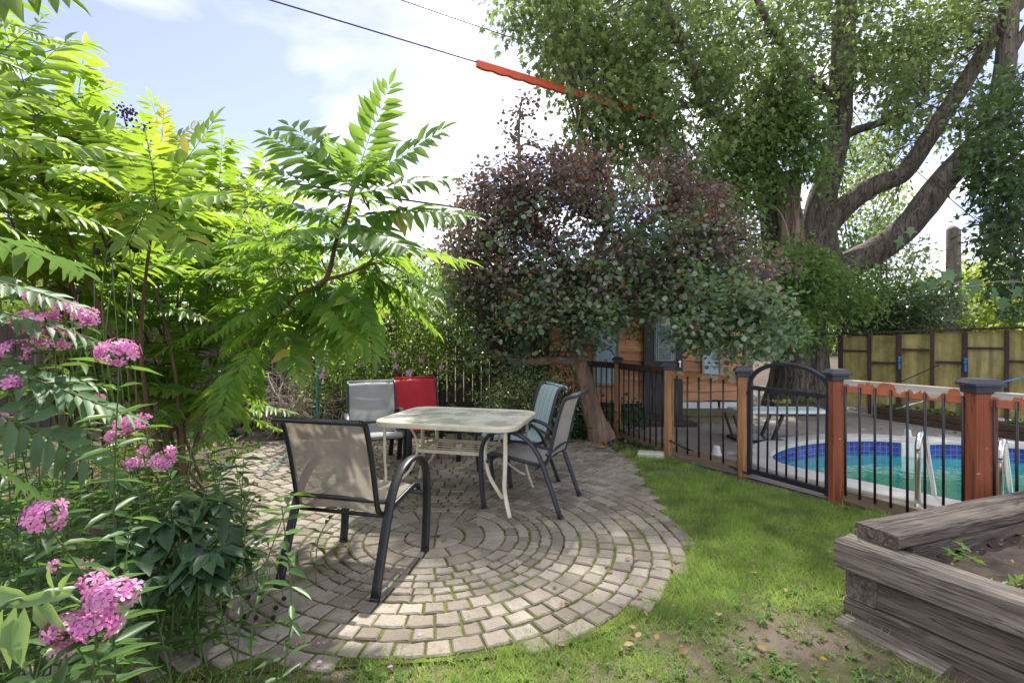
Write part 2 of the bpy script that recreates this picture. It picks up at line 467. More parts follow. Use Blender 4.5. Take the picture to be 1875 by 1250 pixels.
# fabrics
def fabric(name, col, stripes=None, see=.0, scuff=None):
    m, nt, out = newmat(name)
    p = N(nt, 'ShaderNodeBsdfPrincipled', Roughness=.75)
    tcn = N(nt, 'ShaderNodeTexCoord')
    c = None
    if stripes:
        sx = N(nt, 'ShaderNodeSeparateXYZ'); nt.links.new(tcn.outputs['Object'], sx.inputs[0])
        mu = N(nt, 'ShaderNodeMath', operation='MULTIPLY'); nt.links.new(sx.outputs[0], mu.inputs[0]); mu.inputs[1].default_value = 9.0
        fr = N(nt, 'ShaderNodeMath', operation='FRACT'); nt.links.new(mu.outputs[0], fr.inputs[0])
        c = ramp(nt, fr.outputs[0], stripes, 'CONSTANT')
    else:
        n = noise(nt, 5, 6, .6)
        c = ramp(nt, n, [(.3, tuple(x * .8 for x in col)), (.7, tuple(min(1, x * 1.12) for x in col))])
    w = N(nt, 'ShaderNodeTexWave', Scale=130.0, Distortion=.3); w.bands_direction = 'X'
    nt.links.new(tcn.outputs['Object'], w.inputs[0])
    w2 = N(nt, 'ShaderNodeTexWave', Scale=100.0, Distortion=.3); w2.bands_direction = 'DIAGONAL'
    nt.links.new(tcn.outputs['Object'], w2.inputs[0])
    weave = mixc(nt, .5, w.outputs[0], w2.outputs[0], 'MULTIPLY')
    c = mixc(nt, .45, c, weave, 'MULTIPLY')
    if scuff:
        n4 = noise(nt, 9, 9, .75, dist=1.2)
        k = ramp(nt, n4, [(.63, (0, 0, 0)), (.66, (1, 1, 1))])
        c = mixc(nt, k, c, scuff)
    nt.links.new(c, p.inputs['Base Color'])
    t = N(nt, 'ShaderNodeBsdfTranslucent'); nt.links.new(c, t.inputs[0])
    mx = N(nt, 'ShaderNodeMixShader'); mx.inputs[0].default_value = .35
    nt.links.new(p.outputs[0], mx.inputs[1]); nt.links.new(t.outputs[0], mx.inputs[2])
    if see:
        tp = N(nt, 'ShaderNodeBsdfTransparent')
        m2 = N(nt, 'ShaderNodeMixShader'); m2.inputs[0].default_value = see
        nt.links.new(mx.outputs[0], m2.inputs[1]); nt.links.new(tp.outputs[0], m2.inputs[2])
        mx = m2
    nt.links.new(mx.outputs[0], out.inputs[0])
    return m
M['sling_taupe'] = fabric('taupe mesh sling', (.60, .51, .42), see=.2, scuff=(.62, .56, .48))
M['sling_taupe2'] = fabric('grey brown mesh sling', (.62, .58, .53), see=.12)
M['sling_grey'] = fabric('grey mesh sling', (.56, .57, .58), scuff=(.68, .69, .68))
M['sling_red'] = fabric('red mesh sling', (.78, .035, .06), scuff=(.72, .30, .30))
M['sling_blue'] = fabric('striped mesh sling', (.5, .6, .7), stripes=[(0, (.45, .66, .74)), (.3, (.78, .84, .84)), (.42, (.30, .50, .60)), (.5, (.55, .75, .80)), (.72, (.82, .86, .86)), (.86, (.36, .55, .64))])

# paving
def stonemat():
    m, nt, out = newmat('weathered paving stone')
    g = N(nt, 'ShaderNodeNewGeometry')
    base = ramp(nt, g.outputs['Random Per Island'], [(0, (.195, .168, .135)), (.5, (.265, .232, .192)), (1, (.335, .298, .25))])
    n1 = noise(nt, 60, 6, .8)
    c = mixc(nt, .55, base, ramp(nt, n1, [(.3, (.55, .55, .55)), (.7, (1.3, 1.3, 1.3))]), 'MULTIPLY')
    n2 = noise(nt, 3.0, 4, .6)
    c = mixc(nt, .55, c, ramp(nt, n2, [(.35, (.68, .66, .62)), (.65, (1.15, 1.14, 1.12))]), 'MULTIPLY')
    n3 = noise(nt, 7, 7, .7)
    c = mixc(nt, ramp(nt, n3, [(.56, (0, 0, 0)), (.70, (.65, .65, .65))]), c, (.11, .125, .045))
    p = N(nt, 'ShaderNodeBsdfPrincipled', Roughness=.92)
    p.inputs['Specular IOR Level'].default_value = .25
    nt.links.new(c, p.inputs['Base Color'])
    nt.links.new(bump(nt, n1, .5, .004), p.inputs['Normal'])
    nt.links.new(p.outputs[0], out.inputs[0])
    return m
M['stone'] = stonemat()

def groundmat(name, stops, scale, fine=(.6, 1.3), bmp=.6, patch=None, bscale=60):
    m, nt, out = newmat(name)
    n = noise(nt, scale, 8, .65)
    c = ramp(nt, n, stops)
    n2 = noise(nt, bscale, 6, .75)
    c = mixc(nt, .7, c, ramp(nt, n2, [(.3, (fine[0],) * 3), (.7, (fine[1],) * 3)]), 'MULTIPLY')
    if patch:
        n3 = noise(nt, patch[1], 5, .6)
        c = mixc(nt, ramp(nt, n3, [(patch[2], (0, 0, 0)), (patch[2] + .1, (1, 1, 1))]), c, patch[0])
    p = N(nt, 'ShaderNodeBsdfPrincipled', Roughness=.97)
    p.inputs['Specular IOR Level'].default_value = .15
    nt.links.new(c, p.inputs['Base Color'])
    nt.links.new(bump(nt, n2, bmp, .012), p.inputs['Normal'])
    nt.links.new(p.outputs[0], out.inputs[0])
    return m
M['ground'] = groundmat('bare earth', [(.3, (.055, .042, .032)), (.7, (.14, .105, .082))], 3)
M['lawn'] = groundmat('lawn soil', [(.40, (.19, .145, .115)), (.52, (.13, .115, .065)), (.64, (.085, .11, .035))], 2.2, patch=((.22, .17, .14), 1.3, .58))
M['moss'] = groundmat('mossy joint sand', [(.38, (.09, .07, .045)), (.50, (.09, .11, .025)), (.62, (.15, .19, .035))], 4.5, bmp=.8)
M['deck'] = groundmat('aggregate concrete deck', [(.3, (.22, .195, .175)), (.7, (.34, .31, .28))], 1.3, bmp=.3, bscale=120)
M['coping'] = groundmat('pale coping stone', [(.3, (.50, .48, .44)), (.7, (.66, .64, .60))], 2.5, fine=(.85, 1.1), bmp=.15)

# ------------------------------------------------------------ pool outline (ground plane, metres)
pool_pts = [(2.98, 5.42), (2.93, 5.8), (3.15, 6.2), (3.65, 6.62), (4.3, 6.88), (4.95, 6.92), (5.35, 6.72), (5.8, 6.72),
            (6.5, 6.4), (7.1, 5.7), (7.2, 4.8), (6.8, 3.8), (6.0, 3.0), (5.1, 2.75), (4.45, 3.25), (3.95, 4.05), (3.45, 4.75)]
POOL = [np.array([p[0], p[1]]) for p in smooth([np.array(p) for p in pool_pts], 5, True)]
def offset_loop(loop, d):
    n = len(loop); out = []
    for i in range(n):
        t = nrm(loop[(i + 1) % n] - loop[(i - 1) % n])
        nn = np.array([-t[1], t[0]])
        out.append(loop[i] + nn * d)
    return out
area = sum(POOL[i][0] * POOL[(i + 1) % len(POOL)][1] - POOL[(i + 1) % len(POOL)][0] * POOL[i][1] for i in range(len(POOL)))
SGN = -1 if area > 0 else 1           # offset sign that grows the loop

import bmesh
def sheet_with_hole(name, outer, hole, z, mat, parent=None):
    bm = bmesh.new()
    edges = []
    for loop in (outer, hole):
        if loop is None: continue
        vs = [bm.verts.new((p[0], p[1], z)) for p in loop]
        edges += [bm.edges.new((vs[i], vs[(i + 1) % len(vs)])) for i in range(len(vs))]
    bmesh.ops.triangle_fill(bm, use_beauty=True, use_dissolve=False, edges=edges)
    for f in bm.faces:
        if f.normal.z < 0: f.normal_flip()
    me = bpy.data.meshes.new(name); bm.to_mesh(me); bm.free()
    me.materials.append(mat)
    o = bpy.data.objects.new(name, me); COL.objects.link(o)
    if parent: o.parent = parent
    return o

hole_g = offset_loop(POOL, .12 * SGN)
tag(sheet_with_hole('ground', [(-150, -40), (150, -40), (150, 300), (-150, 300)], hole_g, 0.0, M['ground']), kind='structure')

# fence line posts (x, y)
FP = [np.array(p) for p in [(1.03, 7.85), (1.47, 7.15), (1.83, 5.99), (2.34, 5.21), (2.80, 4.43), (3.25, 3.57), (3.70, 2.71), (4.15, 1.85)]]
deck_out = [(0.6, 9.9)] + [(p[0] - .02, p[1]) for p in FP] + [(4.6, 0.9), (12, 0.9), (12, 14), (0.6, 14)]
tag(sheet_with_hole('pool_deck', deck_out, offset_loop(POOL, .10 * SGN), 0.012, M['deck']), kind='structure')

# ------------------------------------------------------------ swimming pool
pool = empty('swimming_pool', (4.9, 5.0, 0), 0, 'kidney shaped swimming pool with blue tile band and teal water', 'pool')
def strip(loopA, zA, loopB, zB, closed=True, uvs=False):
    n = len(loopA)
    v = [(p[0], p[1], zA) for p in loopA] + [(p[0], p[1], zB) for p in loopB]
    f = [(i, (i + 1) % n, n + (i + 1) % n, n + i) for i in range(n)]
    return v, f
cp = MB()
o3 = offset_loop(POOL, .30 * SGN); o29 = offset_loop(POOL, .285 * SGN); im = offset_loop(POOL, -.02 * SGN); im2 = offset_loop(POOL, -.005 * SGN)
for a, za, b, zb in ((o3, .004, o3, .035), (o3, .035, o29, .045), (o29, .045, im2, .045), (im2, .045, im, .035), (im, .035, im, .0), (im, 0, POOL, -.004)):
    cp.add(*strip(a, za, b, zb))
cp.build('coping', M['coping'], pool, offset=pool.location)
def uvstrip(name, loop, z0, z1, mat, parent):
    mb = MB(); mb.add(*strip(loop, z0, loop, z1))
    o = mb.build(name, mat, parent, offset=pool.location)
    uv = o.data.uv_layers.new(name='UVMap')
    n = len(loop); s = [0]
    for i in range(n): s.append(s[-1] + float(np.linalg.norm(loop[(i + 1) % n] - loop[i])))
    for i, pl in enumerate(o.data.polygons):
        for li, (u, v) in zip(pl.loop_indices, ((s[i], z0), (s[i + 1], z0), (s[i + 1], z1), (s[i], z1))):
            uv.data[li].uv = (u, v)
    return o
m, nt, out = newmat('blue waterline tile')
tcn = N(nt, 'ShaderNodeTexCoord')
br = N(nt, 'ShaderNodeTexBrick', Scale=1.0)
br.offset = 0.0
br.inputs['Brick Width'].default_value = .07; br.inputs['Row Height'].default_value = .07; br.inputs['Mortar Size'].default_value = .003
br.inputs['Color1'].default_value = (.005, .012, .17, 1); br.inputs['Color2'].default_value = (.03, .07, .38, 1); br.inputs['Mortar'].default_value = (.16, .22, .42, 1)
nt.links.new(tcn.outputs['UV'], br.inputs[0])
p = N(nt, 'ShaderNodeBsdfPrincipled', Roughness=.25); nt.links.new(br.outputs[0], p.inputs['Base Color']); nt.links.new(p.outputs[0], out.inputs[0])
uvstrip('tile_band', POOL, -.004, -.20, m, pool)
M['liner'] = simple('pale aqua plaster', (.42, .78, .78), .7, var=.12, nscale=4)
M['liner_l'] = simple('pale ledge plaster', (.78, .93, .90), .7, var=.1, nscale=4)
M['liner_d'] = simple('deep teal plaster', (.12, .62, .52), .7, var=.25, nscale=1.5)
ins = offset_loop(POOL, -.22 * SGN)
b = MB(); b.add(*strip(POOL, -.20, POOL, -.40)); b.build('upper_wall', M['liner'], pool, offset=pool.location)
b = MB(); b.add(*strip(POOL, -.40, ins, -.41)); b.build('ledge', M['liner_l'], pool, offset=pool.location)
b = MB(); b.add(*strip(ins, -.41, ins, -1.6)); b.add([(p_[0], p_[1], -1.6) for p_ in ins], [tuple(range(len(ins)))])
b.build('basin', M['liner_d'], pool, offset=pool.location)
# skimmer box seen as a white patch in the tile band
sk = MB(); sk.box((5.28, 6.74, -.09), (.30, .05, .20), Euler((0, 0, -.5)).to_matrix(), .008)
sk.build('skimmer', M['white'], pool, offset=pool.location)
# water
m, nt, out = newmat('pool water')
nz = noise(nt, 7, 3, .5)
bn = bump(nt, nz, .35, .02)
tp = N(nt, 'ShaderNodeBsdfTransparent'); tp.inputs[0].default_value = (.35, .90, .82, 1)
df = N(nt, 'ShaderNodeBsdfDiffuse'); df.inputs[0].default_value = (.01, .60, .46, 1)
m1 = N(nt, 'ShaderNodeMixShader'); m1.inputs[0].default_value = .55
nt.links.new(tp.outputs[0], m1.inputs[1]); nt.links.new(df.outputs[0], m1.inputs[2])
gl = N(nt, 'ShaderNodeBsdfGlossy', Roughness=.03); gl.inputs[0].default_value = (1, 1, 1, 1); nt.links.new(bn, gl.inputs['Normal'])
fr = N(nt, 'ShaderNodeFresnel', IOR=1.33); nt.links.new(bn, fr.inputs['Normal'])
fm = N(nt, 'ShaderNodeMath', operation='MULTIPLY'); nt.links.new(fr.outputs[0], fm.inputs[0]); fm.inputs[1].default_value = .55
m2 = N(nt, 'ShaderNodeMixShader'); nt.links.new(fm.outputs[0], m2.inputs[0])
nt.links.new(m1.outputs[0], m2.inputs[1]); nt.links.new(gl.outputs[0], m2.inputs[2]); nt.links.new(m2.outputs[0], out.inputs[0])
M['water'] = m
wb = MB(); wb.add([(p_[0], p_[1], -.17) for p_ in offset_loop(POOL, -.002 * SGN)], [tuple(range(len(POOL)))])
tag(wb.build('pool_water', M['water']), kind='structure')

# ladder hand rails
def handrail(x, y, label):
    e = empty('pool_handrail', (x, y, .04), 0, label, 'handrail', 'steel handrails at the pool edge')
    d = nrm(np.array([.62, .50, 0]))
    pts = [(0, 0, 0), (0, 0, .35), (0.005, 0.005, .45)]
    for k in range(7):
        a = PI * (1 - k / 6 * .8)
        r = .115
        pts.append(tuple(d * (r + math.cos(a) * r) + np.array([0, 0, .47 + math.sin(a) * r])))
    last = np.array(pts[-1]); pts += [tuple(last + d * .16 + np.array([0, 0, -.28])), tuple(last + d * .28 + np.array([0, 0, -.50])), tuple(last + d * .30 + np.array([0, 0, -.72]))]
    t = MB(); t.tube(smooth([np.array(p_) for p_ in pts], 4), .021, 12); t.build('rail_tube', M['chrome'], e, True)
    fl = MB(); fl.tube([(0, 0, .003), (0, 0, .012)], [.05, .045], 16); fl.build('floor_flange', M['chrome'], e)
handrail(3.28, 4.16, 'curved steel handrail standing just beside the peeling fence rail')
handrail(3.66, 3.86, 'curved steel handrail partly hidden behind the thick red fence post')

# diving board
db = empty('diving_board', (3.45, 6.95, .012), 0, 'pale blue diving board on dark slanted legs beyond the gate', 'diving board')
t = MB(); t.box((.14, 0, .40), (1.20, .42, .045), None, .012); t.build('board', M['board'], db)
t = MB(); t.box((.14, -.214, .40), (1.18, .008, .028), None, .002); t.build('edge_strip', M['white'], db)
for s_ in (-.15, .15):
    t = MB(); t.bar((-.40, s_, 0.0), (-.52, s_, .36), .03, .03, .006, up=(0, 1, 0)); t.build('leg', M['iron'], db)
    t = MB(); t.bar((-.02, s_, 0.0), (.14, s_, .376), .035, .045, .006, up=(0, 1, 0)); t.build('leg', M['iron'], db)
t = MB(); t.box((-.17, 0, .02), (.6, .4, .04), None, .006); t.build('base_plate', M['iron'], db)

# upturned white pots on the deck
for (px, py, lb) in ((1312, 832, 'small upturned white plastic pot on deck behind the orange rail'), (1662, 800, 'small upturned white plastic pot beyond the far pool coping')):
    g = G(px, py, .012)
    t = MB()
    ringp = [(.0, .062), (.012, .062), (.013, .052), (.10, .036), (.105, .032)]
    t.tube([(0, 0, z) for z, r in ringp], [r for z, r in ringp], 20)
    o = t.build('plastic_pot', M['white'], smooth_=False); o.location = g
    tag(o, lb, 'pot', 'white pots on the deck')

# ------------------------------------------------------------ patio
C0 = np.array([-.54, 3.62])
outline_px = [(1262, 1000), (1266, 1022), (1240, 1060), (1195, 1105), (1120, 1150), (1010, 1185), (880, 1203), (720, 1214), (520, 1226), (330, 1244), (215, 1262),
              (120, 1200), (150, 1100), (215, 1040), (300, 985), (330, 930), (400, 880), (430, 845), (500, 812), (640, 795), (900, 797), (1060, 806), (1125, 818), (1150, 840),
              (1176, 875), (1200, 915), (1235, 960)]
OUT = [G(*p_)[:2] for p_ in outline_px]
base_loop = [np.array(p_) for p_ in OUT]
cen = np.mean(base_loop, axis=0)
# mossy joint bed
tag(sheet_with_hole('patio_bed', [tuple(p_ + nrm(p_ - cen) * .03) for p_ in smooth(base_loop, 3, True)], None, .0165, M['moss']), kind='structure')
pv = MB()
radii = [.03, .21, .35, .49, .585, .665, .74, .815, .90, 1.01, 1.13, 1.24, 1.36, 1.47, 1.59, 1.69, 1.80, 1.91, 2.02, 2.13]
while radii[-1] < 5: radii.append(radii[-1] + random.choice((.11, .125, .115)))
for ri in range(len(radii) - 1):
    r0, r1 = radii[ri], radii[ri + 1]
    rm = (r0 + r1) / 2; w = r1 - r0
    n = max(6, int(2 * PI * rm / (w * (1.10 if w > .10 else 1.40))))
    ph = random.uniform(0, 6.28)
    cuts = [ph + 2 * PI * (k + random.uniform(-.16, .16)) / n for k in range(n)]
    cuts.append(cuts[0] + 2 * PI)
    for k in range(n):
        a0, a1 = cuts[k], cuts[k + 1]
        am = (a0 + a1) / 2
        cxy = C0 + rm * np.array([math.cos(am), math.sin(am)])
        if not inpoly(cxy[0], cxy[1], OUT): continue
        
        gp = random.uniform(.004, .0085)
        zt = .026 + random.uniform(-.0035, .0035) + .006 * (vnoise(cxy[0], cxy[1], 1.1) - .5)
        ga0 = gp / max(r0, .05); ga1 = gp / r1
        rr0, rr1 = r0 + gp, r1 - gp
        quad = []
        segs = 3
        for i in range(segs + 1):
            t_ = i / segs; quad.append((rr0, a0 + ga0 + (a1 - a0 - 2 * ga0) * t_))
        for i in range(segs + 1):
            t_ = 1 - i / segs; quad.append((rr1, a0 + ga1 + (a1 - a0 - 2 * ga1) * t_))
        J = [random.uniform(-.006, .006) for _ in range(len(quad))]
        pts = [C0 + (q[0] + J[i]) * np.array([math.cos(q[1]), math.sin(q[1])]) for i, q in enumerate(quad)]
        cpt = np.mean(pts, axis=0)
        tx, ty = random.uniform(-.02, .02), random.uniform(-.02, .02)
        def zz(p_, z): return z + (p_[0] - cpt[0]) * tx + (p_[1] - cpt[1]) * ty
        m_ = len(pts)
        lo = [(p_[0], p_[1], .004) for p_ in pts]
        mid = [(p_[0], p_[1], zz(p_, zt - .007)) for p_ in pts]
        top = []
        for p_ in pts:
            q = p_ + nrm(cpt - p_) * .0085
            top.append((q[0], q[1], zz(q, zt)))
        vs = lo + mid + top
        fs = []
        for i in range(m_):
            j = (i + 1) % m_
            fs += [(i, j, m_ + j, m_ + i), (m_ + i, m_ + j, 2 * m_ + j, 2 * m_ + i)]
        fs.append(tuple(range(2 * m_, 3 * m_)))
        pv.add(vs, fs)
tag(pv.build('patio', M['stone']), kind='structure')

# ------------------------------------------------------------ lawn
lawn_px = [(1120, 815), (1200, 832), (1365, 885), (1530, 925), (1650, 950), (1560, 1010), (1540, 1100), (1640, 1190), (1820, 1290), (1700, 1420), (900, 1420), (200, 1420), (100, 1290),
           (215, 1262), (330, 1240), (520, 1222), (720, 1210), (880, 1199), (1010, 1181), (1120, 1146), (1195, 1101), (1240, 1058), (1262, 1015), (1258, 1000), (1235, 965), (1200, 920), (1176, 880), (1150, 845)]
LAWN = [G(*p_)[:2] for p_ in lawn_px]
tag(sheet_with_hole('lawn', [tuple(p_) for p_ in LAWN], None, .005, M['lawn']), kind='structure')

def grass_density(x, y):
    d = vnoise(x, y, 1.3, 1) * .55 + vnoise(x, y, 4.1, 2) * .3 + vnoise(x, y, 11, 3) * .25
    # thick towards the pool fence, thin and trodden by the timber bed
    near = np.clip((y - 2.3) / 1.4, 0, 1)
    worn = np.exp(-(((x - 1.45) / .55) ** 2 + ((y - 2.30) / .42) ** 2))
    return np.clip((d - .34 + near * .26) * 2.4, 0.06, 1) * (1 - .85 * worn)
gl_ = Leaves()
NB = 420000
x = RNG.uniform(-1.9, 3.2, NB); y = 1.7 + (RNG.uniform(0, 1, NB) ** 1.25) * 5.2
ok = inpoly(x, y, LAWN) & (RNG.uniform(0, 1, NB) < grass_density(x, y))
x, y = x[ok], y[ok]; n = len(x)
az = RNG.uniform(0, 2 * PI, n); le = RNG.uniform(.12, 1.1, n)
hgt = (.026 + .05 * RNG.uniform(0, 1, n) ** 2) * (.6 + .8 * vnoise(x, y, 3, 8))
d = np.stack([np.cos(az) * np.sin(le), np.sin(az) * np.sin(le), np.cos(le)], 1)
gl_.add(np.stack([x, y, np.full(n, .004)], 1), d, np.stack([-np.sin(az), np.cos(az), np.full(n, .3)], 1), hgt, RNG.uniform(.0028, .0055, n))
# stray tufts in the joints and at the paving edge
tu = RNG.uniform(0, 1, (420, 2)); tx_ = -2.4 + 3.8 * tu[:, 0]; ty_ = 2.1 + 4.0 * tu[:, 1] ** 1.5
for a, b_ in zip(tx_, ty_):
    k = int(RNG.integers(4, 16)); az = RNG.uniform(0, 2 * PI, k); le = RNG.uniform(.3, 1.3, k)
    d = np.stack([np.cos(az) * np.sin(le), np.sin(az) * np.sin(le), np.cos(le)], 1)
    pp = np.stack([a + RNG.normal(0, .012, k), b_ + RNG.normal(0, .012, k), np.full(k, .012)], 1)
    gl_.add(pp, d, np.stack([-np.sin(az), np.cos(az), np.full(k, .3)], 1), RNG.uniform(.015, .05, k), .004)
tag(gl_.build('lawn_grass', T_BLADE, M['grass']), 'short patchy green grass growing round the paved circle', 'grass', kind='stuff')

# broad leaved lawn weeds
wd = Leaves()
cnt = 0
while cnt < 1100:
    a = RNG.uniform(-1.6, 3.0); b_ = 1.9 + RNG.uniform(0, 1) ** 1.3 * 3.6
    if not inpoly(np.array([a]), np.array([b_]), LAWN)[0]: continue
    if RNG.uniform() > .25 + vnoise(a, b_, 2.0, 9): continue
    cnt += 1
    k = int(RNG.integers(5, 11)); az = RNG.uniform(0, 2 * PI, k); le = RNG.uniform(.8, 1.4, k)
    d = np.stack([np.cos(az) * np.sin(le), np.sin(az) * np.sin(le), np.cos(le)], 1)
    sc_ = RNG.uniform(.012, .036)
    wd.add(np.tile([a, b_, .010], (k, 1)) + RNG.normal(0, .008, (k, 3)) * [1, 1, .2], d, np.tile([0, 0, 1.], (k, 1)), sc_ * RNG.uniform(.6, 1.1, k), sc_ * .38)
tag(wd.build('lawn_weeds', T_LANCE, M['weed']), 'broad leaved clover and dandelion weeds scattered through the lawn', 'weeds', kind='stuff')

# moss cushions along the paved edge
# fallen petals and leaves
def scatter(name, pts, T, mat, size, label, cat, z=.035, flat=.5):
    L = Leaves(); pts = np.array(pts); k = len(pts)
    az = RNG.uniform(0, 2 * PI, k)
    d = np.stack([np.cos(az), np.sin(az), RNG.uniform(-.1, .35, k)], 1)
    nn = np.stack([RNG.normal(0, flat, k), RNG.normal(0, flat, k), np.ones(k)], 1)
    s_ = RNG.uniform(size[0], size[1], k)
    L.add(np.column_stack([pts, np.full(k, z)]), d, nn, s_, s_ * (.8 if T is not T_FLOWER else 1))
    return tag(L.build(name, T, mat), label, cat, kind='stuff')
pts = []
for (px, py, sx, sy, k) in ((480, 1205, 150, 22, 34), (250, 1180, 70, 30, 24), (500, 795, 55, 9, 60), (420, 830, 60, 12, 26), (330, 1150, 60, 30, 14)):
    for _ in range(k):
        yy = max(py + random.gauss(0, sy), 780); pts.append(G(px + random.gauss(0, sx), min(yy, 1250))[:2])
scatter('fallen_petals', pts, T_OVAL, M['mauve'], (.012, .028), 'fallen pink and lilac petals strewn over the paving by the phlox', 'petals')
pts = [G(random.uniform(500, 1250), random.uniform(830, 1200))[:2] for _ in range(50)] + [G(random.gauss(1130, 60), random.gauss(815, 10))[:2] for _ in range(120)] + \
      [G(random.uniform(1120, 1600), random.uniform(1000, 1220))[:2] for _ in range(40)] + [G(random.uniform(200, 520), random.uniform(800, 900))[:2] for _ in range(90)]
M['dry_leaf'] = leafmat('dry fallen leaf', (.20, .12, .06), (.42, .30, .18), (.3, .2, .1), .2, .8, 9)
scatter('leaf_litter', pts, T_OVAL, M['dry_leaf'], (.02, .05), 'dry brown leaf litter scattered over paving and soil', 'leaf litter')
pts = [G(random.uniform(1150, 1870), random.uniform(745, 850), .01)[:2] for _ in range(260)]
pts = [p_ for p_ in pts if not inpoly(np.array([p_[0]]), np.array([p_[1]]), offset_loop(POOL, .05 * SGN))[0]]
scatter('deck_litter', pts, T_OVAL, M['dry_leaf'], (.02, .06), 'dry leaves and pale petals littering the pool deck', 'leaf litter', z=.022)
for px, py, lb in ((1102, 820, 'orange fallen leaf at the foot of the leaning tree'), (385, 818, 'orange red fallen leaf on soil near the left shrubs')):
    L = Leaves(); g = G(px, py, .03)
    for k in range(4):
        a = k * 1.4; L.add(g, [math.cos(a), math.sin(a), .35], [0, 0, 1], .09, .05)
    tag(L.build('fallen_leaf', T_LANCE, M['orange_leaf']), lb, 'leaf', 'bright fallen leaves')
# yellow dandelion, pale leaves on the lawn
L = Leaves(); g = G(1508, 1207, .025)
for k in range(12): L.add(g, [math.cos(k * .52), math.sin(k * .52), .5], [0, 0, 1], .016, .006)
tag(L.build('dandelion', T_OVAL, M['yellow_fl']), 'small yellow dandelion flower in the foreground lawn', 'flower')

# ------------------------------------------------------------ chairs
def chair(loc, facing, mat, frame, label, sleeve=False, zs=.98):
    rz = math.atan2(-facing[0], facing[1])
    e = empty('sling_chair', (loc[0], loc[1], .028), rz, label, 'chair', 'sling chairs around the patio table')
    side = [(0.30, 0), (0.325, .25), (.325, .45), (.30, .565), (.235, .635), (.13, .662), (.02, .652), (-.08, .60), (-.16, .50), (-.22, .36), (-.345, 0)]
    for s_ in (-1, 1):
        t = MB(); pts = smooth([np.array((s_ * .30, a, b_)) for a, b_ in side], 4)
        t.tube(pts, .02, 12, flat=(.054, .029), side_vec=(1, 0, 0)); t.build('arm_and_leg_tube', frame, e, True)
        for yy in (.30, -.345):
            t = MB(); t.box((s_ * .30, yy, .006), (.052, .033, .02), None, .004); t.build('foot_cap', frame, e)
    rail = [(.30, .405), (.285, .435), (.22, .455), (.05, .43), (-.10, .405), (-.175, .405), (-.225, .44), (-.25, .52), (-.30, .75), (-.355, .93), (-.395, .965), (-.43, .975)]
    rp = smooth([np.array((0, a, b_)) for a, b_ in rail], 4)
    for s_ in (-1, 1):
        t = MB(); t.tube([p_ + np.array((s_ * .255, 0, 0)) for p_ in rp], .014, 10, flat=(.024, .032), side_vec=(1, 0, 0)); t.build('sling_rail', frame, e, True)
    t = MB(); t.tube([(-.262, -.435, .975), (.262, -.435, .975)], .016, 12); t.build('top_bar', mat if sleeve else frame, e, True)
    t = MB(); t.tube([(-.30, -.19, .455), (.30, -.19, .455)] if 0 else [(-.30, -.235, .50), (.30, -.235, .50)], .014, 10); t.build('rear_bar', frame, e, True)
    t = MB(); t.tube([(-.30, .27, .40), (.30, .27, .40)], .014, 10); t.build('front_bar', frame, e, True)
    t = MB(); t.tube([(-.30, -.15, .385), (.30, -.15, .385)], .012, 10); t.build('seat_bar', frame, e, True)
    # sling: one continuous cloth
    t = MB(); nx = 9; vs = []; nrow = len(rp) - 3
    for i, p_ in enumerate(rp[:nrow]):
        d = nrm(rp[min(i + 1, len(rp) - 1)] - rp[max(i - 1, 0)]); nn = np.array((0, -d[2], d[1]))
        for k in range(nx):
            u = k / (nx - 1) * 2 - 1
            sag = -.018 * (1 - u * u) * (1 if i > 2 else .4)
            vs.append(p_ + np.array((u * (.268 if sleeve else .247), 0, 0)) - nn * (.012 if not sleeve else (.024 if abs(u) < .95 else .008)) * 0 + nn * ((.020 if abs(u) < .95 else .006) if sleeve else .004) + nn * sag)
    fs = [(i * nx + k, i * nx + k + 1, (i + 1) * nx + k + 1, (i + 1) * nx + k) for i in range(nrow - 1) for k in range(nx - 1)]
    t.add(vs, fs); t.build('sling', mat, e, True)
    e.scale = (1, 1, zs)
    return e
def mid(*pp): return np.mean([G(*p_)[:2] for p_ in pp], axis=0)
M['black2'] = simple('dark blue grey coated metal', (.035, .042, .055), .4, var=.3, nscale=30)
chair((-.935, 3.15), (.25, .97), M['sling_taupe'], M['black'], 'taupe mesh chair with black frame nearest the camera, seen from behind')
chair((.16, 4.36), (-.93, .36), M['sling_taupe2'], M['black2'], 'grey brown mesh chair with black frame right of the table before the blue chair', False, .955)
chair((.03, 5.12), (-.96, -.30), M['sling_blue'], M['black2'], 'blue and white striped sling chair behind the grey brown chair', True, .92)
chair((-1.44, 5.42), (.36, -.93), M['sling_grey'], M['black'], 'pale grey sling chair left of the red chair behind the table', True, .90)
chair((-1.0, 5.85), (.45, -.89), M['sling_red'], M['black'], 'red sling chair with scuffed fabric behind the table', True, .905)

# ------------------------------------------------------------ table
te = empty('patio_table', (-.46, 4.50, .028), math.atan2(-.25, .96), 'cream metal patio table with rounded rectangular top and curved legs', 'table')
def rrect(w, h, r, n=7):
    out = []
    for cx_, cy_, a0 in ((w / 2 - r, h / 2 - r, 0), (-w / 2 + r, h / 2 - r, PI / 2), (-w / 2 + r, -h / 2 + r, PI), (w / 2 - r, -h / 2 + r, 1.5 * PI)):
        for k in range(n + 1):
            a = a0 + PI / 2 * k / n; out.append((cx_ + r * math.cos(a), cy_ + r * math.sin(a)))
    return out
TW, TD, TH = 1.22, .96, .70
prof = [(-.012, .666), (-.003, .662), (0, .672), (0, .694), (-.006, .702), (-.045, .703), (-.048, .698)]
t = MB(); vs = []; n0 = 0
for dn, z in prof:
    rr_ = rrect(TW + 2 * dn, TD + 2 * dn, .17 + dn); n0 = len(rr_); vs += [(a, b_, z) for a, b_ in rr_]
fs = []
